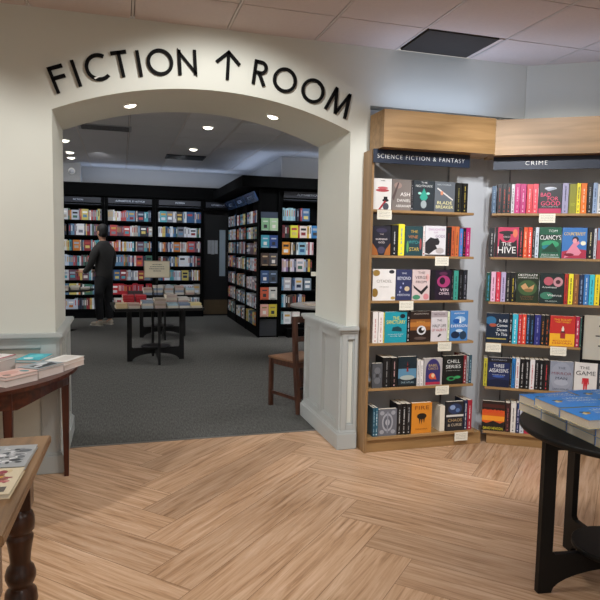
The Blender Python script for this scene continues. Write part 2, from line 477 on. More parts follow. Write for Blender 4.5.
# ------------------------------------------------------------------ floors
def plank_floor():
    Wd, L = 0.218, 0.218*6
    ox, oy = 0.245, 2.52
    me = bpy.data.meshes.new('floor_wood'); bm = bmesh.new()
    uvl = bm.loops.layers.uv.new('UVMap'); cl = bm.loops.layers.float_color.new('tint')
    rnd = random.Random(5)
    g = 0.0009
    def quad(u0, v0, u1, v1, vert):
        pts = [(u0+g, v0+g), (u1-g, v0+g), (u1-g, v1-g), (u0+g, v1-g)]
        wp = [((u-v)/math.sqrt(2)+ox, (u+v)/math.sqrt(2)+oy) for u, v in pts]
        if max(p[0] for p in wp) < -3.0 or min(p[0] for p in wp) > 3.9: return
        if max(p[1] for p in wp) < -2.5 or min(p[1] for p in wp) > 4.03: return
        poly = wp; uv = [((v, u) if vert else (u, v)) for u, v in pts]
        # clip at the carpet edge
        out = []
        n = len(poly)
        for i in range(n):
            a, b = poly[i], poly[(i+1) % n]; ua, ub = uv[i], uv[(i+1) % n]
            ia, ib = a[1] <= 4.03, b[1] <= 4.03
            if ia: out.append((a, ua))
            if ia != ib:
                t = (4.03-a[1])/(b[1]-a[1])
                out.append(((a[0]+t*(b[0]-a[0]), 4.03), (ua[0]+t*(ub[0]-ua[0]), ua[1]+t*(ub[1]-ua[1]))))
        if len(out) < 3: return
        f = bm.faces.new([bm.verts.new((p[0], p[1], 0)) for p, _ in out])
        t = rnd.random(); o1, o2 = rnd.random()*40, rnd.random()*40
        for lp, (_, q) in zip(f.loops, out):
            lp[uvl].uv = (q[0]+o1, q[1]+o2); lp[cl] = (t, t, t, 1)
    for n in range(-6, 7):
        for k in range(-40, 40):
            a, b = k*Wd+n*L, k*Wd-n*L
            quad(a, b, a+L, b+Wd, False)
            quad(a, b+Wd, a+Wd, b+Wd+L, True)
    bmesh.ops.recalc_face_normals(bm, faces=bm.faces)
    for f in bm.faces:
        if f.normal.z < 0: f.normal_flip()
    bm.to_mesh(me); bm.free()
    m = bpy.data.materials.new('oak_herringbone'); m.use_nodes = True
    nt = m.node_tree; b = nt.nodes['Principled BSDF']; N = nt.nodes.new; K = nt.links.new
    uv = N('ShaderNodeUVMap'); mp = N('ShaderNodeMapping'); mp.inputs['Scale'].default_value = (1.5, 26, 1)
    K(uv.outputs[0], mp.inputs[0])
    n1 = N('ShaderNodeTexNoise'); n1.inputs['Scale'].default_value = 1.7; n1.inputs['Detail'].default_value = 8; n1.inputs['Roughness'].default_value = 0.62; n1.inputs['Distortion'].default_value = 0.8
    K(mp.outputs[0], n1.inputs['Vector'])
    r = N('ShaderNodeValToRGB')
    e = r.color_ramp.elements
    e[0].position = 0.29; e[0].color = (*lin('8d6a4b'), 1)
    e[1].position = 0.71; e[1].color = (*lin('d5b598'), 1)
    x = r.color_ramp.elements.new(0.45); x.color = (*lin('b99473'), 1)
    K(n1.outputs['Fac'], r.inputs[0])
    at = N('ShaderNodeVertexColor'); at.layer_name = 'tint'
    mr = N('ShaderNodeMapRange'); mr.inputs[3].default_value = 0.86; mr.inputs[4].default_value = 1.1
    K(at.outputs[0], mr.inputs[0])
    mul = N('ShaderNodeVectorMath'); mul.operation = 'SCALE'
    K(r.outputs[0], mul.inputs[0]); K(mr.outputs[0], mul.inputs[3])
    # strip pattern: each plank reads as three narrower staves
    K(mul.outputs[0], b.inputs['Base Color'])
    n2 = N('ShaderNodeTexNoise'); n2.inputs['Scale'].default_value = 3
    K(mp.outputs[0], n2.inputs['Vector'])
    mr2 = N('ShaderNodeMapRange'); mr2.inputs[3].default_value = 0.22; mr2.inputs[4].default_value = 0.42
    K(n2.outputs['Fac'], mr2.inputs[0]); K(mr2.outputs[0], b.inputs['Roughness'])
    bp = N('ShaderNodeBump'); bp.inputs['Strength'].default_value = 0.08; bp.inputs['Distance'].default_value = 0.002
    K(n1.outputs['Fac'], bp.inputs['Height']); K(bp.outputs[0], b.inputs['Normal'])
    me.materials.append(m)
    o = bpy.data.objects.new('floor', me); C.objects.link(o); struct(o)
plank_floor()
b = MB(); b.box(-3.0, -2.5, -0.06, 3.9, 4.03, -0.0012, mat('6b4f36', 0.8)); struct(b.build('floor_base'))
def carpet_mat():
    m = bpy.data.materials.new('charcoal_carpet'); m.use_nodes = True
    nt = m.node_tree; b = nt.nodes['Principled BSDF']; N = nt.nodes.new; K = nt.links.new
    tc = N('ShaderNodeTexCoord')
    n = N('ShaderNodeTexNoise'); n.inputs['Scale'].default_value = 160; n.inputs['Detail'].default_value = 6; n.inputs['Roughness'].default_value = 0.8
    K(tc.outputs['Object'], n.inputs['Vector'])
    mp = N('ShaderNodeMapping'); mp.inputs['Scale'].default_value = (40, 6, 1); K(tc.outputs['Object'], mp.inputs[0])
    n3 = N('ShaderNodeTexNoise'); n3.inputs['Scale'].default_value = 3; K(mp.outputs[0], n3.inputs['Vector'])
    ad = N('ShaderNodeMath'); ad.operation = 'ADD'; K(n.outputs['Fac'], ad.inputs[0]); K(n3.outputs['Fac'], ad.inputs[1])
    r = N('ShaderNodeValToRGB')
    r.color_ramp.elements[0].position = 0.40; r.color_ramp.elements[0].color = (*lin('4a4a48'), 1)
    r.color_ramp.elements[1].position = 0.68; r.color_ramp.elements[1].color = (*lin('6e6e6b'), 1)
    hf = N('ShaderNodeMath'); hf.operation = 'MULTIPLY'; hf.inputs[1].default_value = 0.5; K(ad.outputs[0], hf.inputs[0])
    K(hf.outputs[0], r.inputs[0]); K(r.outputs[0], b.inputs['Base Color'])
    b.inputs['Roughness'].default_value = 1.0
    b.inputs['Specular IOR Level'].default_value = 0.1
    bp = N('ShaderNodeBump'); bp.inputs['Strength'].default_value = 0.5; bp.inputs['Distance'].default_value = 0.004
    K(n.outputs['Fac'], bp.inputs['Height']); K(bp.outputs[0], b.inputs['Normal'])
    return m
b = MB(); b.box(-4.0, 4.03, -0.06, 5.2, 11.75, 0.0, carpet_mat()); struct(b.build('floor_carpet'))
b = MB(); b.box(-0.36, 4.020, 0.0, 1.38, 4.036, 0.004, mat('8c8d8c', 0.35, 0.05, 30, 0.6), 0.001); struct(b.build('trim_threshold'))

# ------------------------------------------------------------------ arch wall
XL, XR, ZS, ZA = -0.357, 1.383, 2.028, 2.205
def arch_pts(n=40):
    hw = (XR-XL)/2; rise = ZA-ZS; Rr = (hw*hw+rise*rise)/(2*rise); cx = (XL+XR)/2; cz = ZA-Rr
    a0 = math.asin(hw/Rr)
    return [(cx+Rr*math.sin(t), cz+Rr*math.cos(t)) for t in [(-a0+2*a0*i/n) for i in range(n+1)]]
b = MB()
pts = [(-3.0, 0), (XL, 0)] + arch_pts() + [(XR, 0), (1.512, 0), (1.512, 2.2), (2.646, 2.2), (2.646, 2.556), (-3.0, 2.556)]
b.prism(pts, 0.64, M_WALL, Matrix.Translation((0, 3.62, 0)))
struct(b.build('wall_front'))
# masonry behind the two bookcases, and the angled wall over the crime case
b = MB(); b.box(1.512, 3.724, 0, 2.37, 4.26, 2.2, M_WALL); struct(b.build('wall_niche'))
MC = Matrix.Translation((2.345, 3.503, 0)) @ Matrix.Rotation(R(-32), 4, 'Z')
b = MB(); b.box(0.05, 0.245, 0, 1.75, 0.50, 2.2, M_WALL, M=MC)
struct(b.build('wall_angled_low'))
K2 = Matrix.Translation((2.648, 3.62, 0)) @ Matrix.Rotation(R(-32), 4, 'Z')
b = MB(); b.box(0.0, 0.0, 2.2, 1.5, 0.12, 2.556, M_WALL, M=K2); struct(b.build('wall_angled'))
b = MB(); b.box(-3.1, -2.5, 0, -3.0, 4.26, 2.6, M_WALL); struct(b.build('wall_left'))
b = MB(); b.box(3.9, -2.5, 0, 4.0, 2.75, 2.6, M_WALL); struct(b.build('wall_right'))

# ------------------------------------------------------------------ wainscot of the two piers
def frame_panel(mb, M, w0, w1, z0, z1, panels, t=0.020, m=M_TRIM):
    """rails and stiles standing t proud of y=0 (toward -Y) with openings"""
    zb, zt = z0, z1
    panels = sorted(panels)
    xs = [w0]
    for a, c in panels: xs += [a, c]
    xs.append(w1)
    for i in range(0, len(xs), 2):
        mb.box(xs[i], -t, zb, xs[i+1], 0.0, zt, m, 0.002, M)
    for a, c in panels:
        mb.box(a-0.001, -t, zt-0.052, c+0.001, 0.0, zt, m, 0.002, M)
        mb.box(a-0.001, -t, zb, c+0.001, 0.0, zb+0.06, m, 0.002, M)
        # bead moulding
        for (xa, xb, za, zc) in ((a, a+0.007, zb+0.06, zt-0.052), (c-0.007, c, zb+0.06, zt-0.052), (a, c, zb+0.06, zb+0.067), (a, c, zt-0.059, zt-0.052)):
            mb.box(xa, -t*0.55, za, xb, 0, zc, m, 0.001, M)
def pier(x0, x1, side, front_panels, name):
    """side=+1 if the reveal faces +X (left pier), -1 if it faces -X"""
    y0, y1 = 3.612, 4.40
    core = MB()
    core.box(x0+(0.008 if side < 0 else 0), y0+0.008, 0, x1-(0.008 if side > 0 else 0), y1, 0.772, M_TRIM)
    frame_panel(core, Matrix.Translation((0, y0+0.008, 0)), x0, x1, 0.10, 0.77, front_panels)
    if side < 0:
        M = Matrix.Translation((x0+0.008, y1, 0)) @ Matrix.Rotation(R(-90), 4, 'Z')
    else:
        M = Matrix.Translation((x1-0.008, y0, 0)) @ Matrix.Rotation(R(90), 4, 'Z')
    frame_panel(core, M, 0, y1-y0, 0.10, 0.77, [(0.07, 0.35), (0.43, 0.72)])
    struct(core.build('trim_'+name))
    lg = MB()
    a, c = (x0-0.034, x1) if side < 0 else (x0, x1+0.034)
    lg.box(a, y0-0.036, 0.776, c, y1+0.03, 0.802, M_TRIM, 0.005)
    a, c = (x0-0.020, x1) if side < 0 else (x0, x1+0.020)
    lg.box(a, y0-0.022, 0.760, c, y1+0.02, 0.777, M_TRIM, 0.003)
    struct(lg.build('trim_ledge_'+name))
    bb = MB()
    a, c = (x0-0.028, x1) if side < 0 else (x0, x1+0.028)
    bb.box(a, y0-0.030, 0, c, y1+0.03, 0.105, M_TRIM, 0.004)
    a, c = (x0-0.020, x1) if side < 0 else (x0, x1+0.020)
    bb.box(a, y0-0.022, 0.10, c, y1+0.02, 0.120, M_TRIM, 0.006)
    struct(bb.build('baseboard_'+name))
pier(1.355, 1.462, -1, [(1.392, 1.440)], 'right')
pier(-3.0, -0.350, 1, [(-0.680-0.31*i, -0.435-0.31*i) for i in range(7)], 'left')

# ------------------------------------------------------------------ ceilings
def tile_ceiling(name, x0, x1, y0, y1, z, sx, ox, sy, oy, m, skip=lambda cx, cy: False):
    b = MB()
    b.box(x0, y0, z+0.012, x1, y1, z+0.05, M_GAP)
    i0 = math.floor((x0-ox)/sx); i1 = math.ceil((x1-ox)/sx)
    j0 = math.floor((y0-oy)/sy); j1 = math.ceil((y1-oy)/sy)
    for i in range(i0, i1):
        for j in range(j0, j1):
            a, c = max(x0, ox+i*sx+0.010), min(x1, ox+(i+1)*sx-0.010)
            d, e = max(y0, oy+j*sy+0.004), min(y1, oy+(j+1)*sy-0.004)
            if c-a < 0.03 or e-d < 0.01: continue
            if skip((a+c)/2, (d+e)/2): continue
            b.box(a, d, z, c, e, z+0.012, m)
    struct(b.build(name))
    t = MB()
    for i in range(i0, i1+1):
        x = ox+i*sx
        if x0 < x < x1: t.box(x-0.006, y0, z-0.001, x+0.006, y1, z+0.010, M_TBAR)
    struct(t.build('trim_'+name))
tile_ceiling('ceiling', -3.0, 3.9, -2.5, 3.62, 2.556, 0.535, 0.07, 0.54, 3.22, M_CEIL,
             lambda x, y: 1.675 < x < 2.21 and y > 3.22)
b = MB()
b.box(1.700, 3.235, 2.553, 2.165, 3.600, 2.566, mat('3a3633', 0.95, 0.1))
b.box(2.170, 3.235, 2.556, 2.200, 3.600, 2.566, M_CEIL)
tag(b.build('ceiling_tile'), 'dark brown ceiling tile against the wall above the oak header', 'ceiling tile')
tile_ceiling('ceiling_back', -4.0, 5.2, 4.26, 11.75, 2.68, 0.6, 0.1, 0.6, 4.4, M_CEILB)

# ------------------------------------------------------------------ room beyond the arch
b = MB(); b.box(-4.0, 11.66, 0, 5.2, 11.75, 2.68, M_GREYW); struct(b.build('wall_back'))
b = MB(); b.box(-4.1, 4.26, 0, -4.0, 11.75, 2.7, M_GREYW); struct(b.build('wall_back_left'))
b = MB(); b.box(5.2, 4.26, 0, 5.3, 11.75, 2.7, M_GREYW); struct(b.build('wall_back_right'))
b = MB(); b.box(2.35, 9.05, 2.36, 5.2, 11.6, 2.68, M_GREYW); struct(b.build('wall_bulkhead'))
b = MB(); b.box(-1.30, 11.2, 2.36, -0.66, 11.6, 2.68, M_GREYW, 0.004); struct(b.build('wall_box'))

# wall box device
t = thing('security_camera', (-0.80, 11.19, 2.54), 'small round white security camera on the grey boxed wall beyond the arch', 'camera')
b = MB(); b.cyl((0, 0.01, 0), (0, -0.03, 0), 0.055, M_WHITE); b.build('mount', t)
b = MB(); b.ball((0, -0.045, -0.01), 0.04, mat('c8ccd4', 0.3)); b.build('dome', t)

# downlights
M_GLOW = emis('fff4e0', 9.0, 'lamp_glow')
def downlight(x, y, z, label, r=0.055):
    t = thing('downlight', (x, y, z), label, 'ceiling light', group=None)
    b = MB(); b.lathe([(r*1.28, 0.0), (r*1.28, -0.006), (r*1.02, -0.010), (r*1.0, -0.001)], M_WHITE); b.build('ring', t)
    b = MB(); b.ball((0, 0, -0.004), (r*0.96, r*0.96, r*0.42), M_GLOW, 20); b.build('lens', t)
    return t
downlight(0.98, 7.2, 2.68, 'lit round downlight, nearest to the arch on the back room ceiling')
downlight(1.0, 8.88, 2.68, 'lit round downlight above the dark ceiling vent beyond the arch')
downlight(-0.71, 8.8, 2.68, 'lit round downlight half hidden by the left arch edge, higher of the left trio')
downlight(-0.73, 9.9, 2.68, 'lit round downlight left of the arch, middle of the left trio')
downlight(-0.757, 10.5, 2.68, 'lit round downlight left of the arch, lowest of the left trio')
def soffit_light(x, label):
    # the arch underside at x
    hw = (XR-XL)/2; rise = ZA-ZS; Rr = (hw*hw+rise*rise)/(2*rise); cx = (XL+XR)/2; cz = ZA-Rr
    t = math.asin((x-cx)/Rr); z = cz+Rr*math.cos(t)
    o = downlight(x, 3.95, z, label, 0.036)
    o.rotation_euler = (0, t, 0)
    spot('soffit_beam', (x-0.0, 3.95, z-0.03), (x, 3.95, 0), 5, NEUT, 120, 0.8)
soffit_light(0.059, 'lit round recessed lamp in the arch underside, left one under the C')
soffit_light(0.963, 'lit round recessed lamp in the arch underside, right one under the R')

# ceiling vents
t = thing('ceiling_vent', (-0.17, 7.65, 2.678), 'slatted grey air vent in the back room ceiling near the arch', 'vent')
b = MB(); b.box(-0.30, -0.16, -0.012, 0.30, 0.16, 0.0, mat('9a9a9c', 0.6), 0.003); b.build('frame', t)
for k in range(7):
    b = MB(); b.box(-0.27, -0.14+k*0.042, -0.016, 0.27, -0.13+k*0.042, -0.0115, mat('3c3c40', 0.6)); b.build('slat', t)
t = thing('ceiling_vent', (0.97, 9.72, 2.678), 'flat dark air vent in the back room ceiling beneath two downlights', 'vent')
b = MB(); b.box(-0.30, -0.22, -0.012, 0.30, 0.22, 0.0, M_CASE2, 0.003); b.build('frame', t)
for k in range(4):
    b = MB(); b.box(-0.27, -0.19+k*0.1, -0.016, 0.27, -0.14+k*0.1, -0.011, M_BLACK); b.build('slat', t)

# ------------------------------------------------------------------ FICTION ^ ROOM letters
def stroke(mb, p, q, w_, t, m):
    a = Vector((p[0], 0, p[1])); c = Vector((q[0], 0, q[1])); d = (c-a).normalized(); n = Vector((-d.z, 0, d.x))*w_/2
    mb.prism([((a+n).x, (a+n).z), ((c+n).x, (c+n).z), ((c-n).x, (c-n).z), ((a-n).x, (a-n).z)], t, m)
def ring(mb, c, ro, ri, a0, a1, t, m, n=40):
    full = abs(a1-a0) >= 359.9
    i = mb.mi(m); V = []
    cnt = n if full else n+1
    for k in range(cnt):
        a = R(a0+(a1-a0)*k/n)
        V.append([mb.bm.verts.new((c[0]+r*math.cos(a), y, c[1]+r*math.sin(a))) for r, y in ((ro, 0), (ri, 0), (ri, t), (ro, t))])
    fl = []
    for k in range(n if full else n):
        A, B = V[k], V[(k+1) % cnt]
        for j in range(4): fl.append(mb.bm.faces.new((A[j], A[(j+1) % 4], B[(j+1) % 4], B[j])))
    if not full:
        fl.append(mb.bm.faces.new(V[0])); fl.append(mb.bm.faces.new(V[-1][::-1]))
    for f in fl: f.material_index = i
    bmesh.ops.recalc_face_normals(mb.bm, faces=fl)
LH, LW, LT = 0.142, 0.0185, 0.014
def letter(ch, x, z, ang, label):
    b = MB(); h = LH/2; s = LW; m = M_LETTER; T = LT
    if ch == 'I': stroke(b, (0, -h), (0, h), s, T, m)
    if ch == 'F':
        stroke(b, (-0.03, -h), (-0.03, h), s, T, m); stroke(b, (-0.03, h-s/2), (0.042, h-s/2), s, T, m); stroke(b, (-0.03, 0.008), (0.038, 0.008), s, T, m)
    if ch == 'T':
        stroke(b, (0, -h), (0, h), s, T, m); stroke(b, (-0.043, h-s/2), (0.043, h-s/2), s, T, m)
    if ch == 'O': ring(b, (0, 0), 0.0735, 0.0735-s, 0, 360, T, m, 48)
    if ch == 'C': ring(b, (0.012, 0), 0.0735, 0.0735-s, 52, 308, T, m, 40)
    if ch == 'N':
        stroke(b, (-0.044, -h), (-0.044, h-0.004), s, T, m); stroke(b, (0.044, -h+0.004), (0.044, h), s, T, m)
        b.prism([(-0.053, h+0.012), (-0.042, h+0.004), (0.053, -h-0.012), (0.053, -h+0.012), (-0.053, h-0.014)][::-1] if False else [(-0.053, h+0.006), (0.053, -h+0.016), (0.053, -h-0.006), (-0.053, h-0.016)], T, m)
    if ch == 'R':
        stroke(b, (-0.03, -h), (-0.03, h), s, T, m)
        stroke(b, (-0.03, h-s/2), (0.004, h-s/2), s, T, m); stroke(b, (-0.03, 0.0), (0.004, 0.0), s, T, m)
        ring(b, (0.004, (h-s/2)/2), (h-s/2)/2+s/2, (h-s/2)/2-s/2, -90, 90, T, m, 20)
        stroke(b, (-0.004, 0.0), (0.036, -h), s*1.05, T, m)
    if ch == 'M':
        stroke(b, (-0.046, h+0.01), (-0.068, -h), s, T, m); stroke(b, (0.046, h+0.01), (0.068, -h), s, T, m)
        stroke(b, (-0.046, h+0.008), (0, -h+0.002), s*0.95, T, m); stroke(b, (0.046, h+0.008), (0, -h+0.002), s*0.95, T, m)
    if ch == '^':
        stroke(b, (0, -0.080), (0, 0.074), s, T, m)
        stroke(b, (0.006, 0.082), (-0.068, 0.012), s, T, m); stroke(b, (-0.006, 0.082), (0.068, 0.012), s, T, m)
    o = b.build('arrow_sign' if ch == '^' else 'sign_letter', None, (x, 3.62-LT-0.004, z), (0, ang, 0))
    # short stand-off studs behind the face reach the wall
    tag(o, label, 'sign arrow' if ch == '^' else 'letter', None if ch == '^' else 'letters over the arch')
    st = MB()
    for sz in ((-0.04, 0.04) if ch not in 'OC' else ()):
        xx = {'F': -0.03, 'N': -0.044, 'R': -0.03, 'M': 0.055}.get(ch, 0)
        st.cyl((xx, LT, sz), (xx, LT+0.0045, sz), 0.004, M_METAL, seg=8)
    if ch in 'OC':
        st.cyl((-0.064+(0.012 if ch == 'C' else 0), LT, 0), (-0.064+(0.012 if ch == 'C' else 0), LT+0.0045, 0), 0.004, M_METAL, seg=8)
    st.build('stud', o)
    if ch == 'C':
        sc = MB(); sc.prism([(-0.030, -0.052), (-0.024, -0.060), (0.006, -0.050), (0.002, -0.046)], 0.001, M_WHITE, Matrix.Translation((0, -0.0012, 0))); sc.build('scuff', o)
def tilt(x): return math.asin((x-0.50)/2.25)
for ch, x, z, lab in (
    ('F', -0.317, 2.190, 'black raised letter F starting the word FICTION over the arch'),
    ('I', -0.229, 2.227, 'black raised letter I between F and C over the arch'),
    ('C', -0.122, 2.268, 'black raised letter C with a white scuff on its lower curve'),
    ('T', 0.006, 2.300, 'black raised letter T in the word FICTION over the arch'),
    ('I', 0.104, 2.312, 'black raised letter I between T and O over the arch'),
    ('O', 0.219, 2.331, 'black raised letter O between I and N in FICTION'),
    ('N', 0.371, 2.345, 'black raised letter N ending the word FICTION over the arch'),
    ('^', 0.606, 2.350, 'black raised arrow pointing up between FICTION and ROOM'),
    ('R', 0.795, 2.328, 'black raised letter R starting the word ROOM over the arch'),
    ('O', 0.950, 2.300, 'black raised letter O next to the R of ROOM'),
    ('O', 1.128, 2.253, 'black raised letter O next to the M of ROOM'),
    ('M', 1.298, 2.195, 'black raised letter M ending the word ROOM over the arch')):
    letter(ch, x, z, tilt(x), lab)

# ------------------------------------------------------------------ oak bookcases
def bookcase_parts(t, L, zs, left_panel, header_x0, header_x1, sign, sign_x0, sign_x1, shelf_x0, shelf_x1, miter=0, plinth=(0, 0)):
    D = 0.205
    for i, z in enumerate(zs):
        b = MB(); th = 0.016
        b.box(shelf_x0, 0.0 if i < len(zs)-1 else -0.012, z-th, shelf_x1 + (0.012*i if left_panel else 0), D, z, M_OAK, 0.0015); b.build('shelf', t)
    b = MB(); b.box(plinth[0], 0.006, 0, plinth[1], D, zs[-1]-0.018, M_OAK, 0.0015); b.build('plinth', t)
    if left_panel:
        b = MB(); b.box(-0.024, -0.006, 0, -0.0075, D+0.012, 1.907, M_OAKZ, 0.001); b.build('side_panel', t)
    b = MB()
    x0, x1 = header_x0, header_x1
    # header box; its front ends are mitred where the two cases meet
    f = -0.112
    me = 0.118*math.tan(R(16))
    p = [(x0 + (me*0 if miter != -1 else 0), f), (x1, f), (x1 + (me*1.0 if miter == 1 else 0), 0.10), (x0 - (me*1.0 if miter == -1 else 0), 0.10)]
    vs = [b.bm.verts.new((q[0], q[1], z)) for z in (1.909, 2.130) for q in p]
    for fc in ((3, 2, 1, 0), (4, 5, 6, 7), (0, 1, 5, 4), (1, 2, 6, 5), (2, 3, 7, 6), (3, 0, 4, 7)):
        q = b.bm.faces.new([vs[k] for k in fc]); q.material_index = b.mi(M_OAK)
    b.build('header', t)
    s = MB(); s.box(sign_x0, -0.030, 1.826, sign_x1, -0.018, 1.9085, M_NAVY, 0.001); so = s.build('sign_panel', t)
    s = MB(); cx = (sign_x0+sign_x1)/2 + sign[1]
    add_text(s, sign[0], cx, 1.867, sign[2], 0.026, M_WHITE, -0.0312, None, 0.012); s.build('lettering', so)
SFZ = [r[0] for r in SF_ROWS]; CRZ = [r[0] for r in CRIME_ROWS]
sf = thing('bookcase', (1.50, 3.49, 0), 'oak bookcase headed SCIENCE FICTION & FANTASY beside the right arch pier', 'bookcase')
bookcase_parts(sf, 0.8, SFZ, True, 0.002, 0.765, ('SCIENCE FICTION & FANTASY', -0.008, 0.60), -0.024, 0.640, -0.007, 0.705, 1, (-0.007, 0.83))
b = MB(); b.box(-0.007, 0.206, 0.0, 0.934, 0.216, 2.19, M_BACKP); b.build('back_panel', sf)
cr = thing('bookcase', (2.345, 3.503, 0), 'oak bookcase headed CRIME at the right edge, angled toward the viewer', 'bookcase', R(-32))
bookcase_parts(cr, 1.3, CRZ, False, -0.03, 1.30, ('CRIME', -0.38, 0.132), -0.004, 1.28, 0.004, 1.28, -1, (0.03, 1.28))
b = MB(); b.box(-0.036, 0.206, 0.0, 1.30, 0.216, 2.19, M_BACKP); b.build('back_panel', cr)
for (t, xx) in ((sf, 0.625), (cr, 0.115)):
    b = MB(); b.box(xx-0.005, 0.198, 0.1, xx+0.005, 0.206, 1.88, mat('8f9296', 0.4, 0.03, 20, 0.5)); 
    for k in range(24): b.box(xx-0.0015, 0.1972, 0.12+k*0.072, xx+0.0015, 0.199, 0.15+k*0.072, M_BLACK)
    b.build('shelf_standard', t)

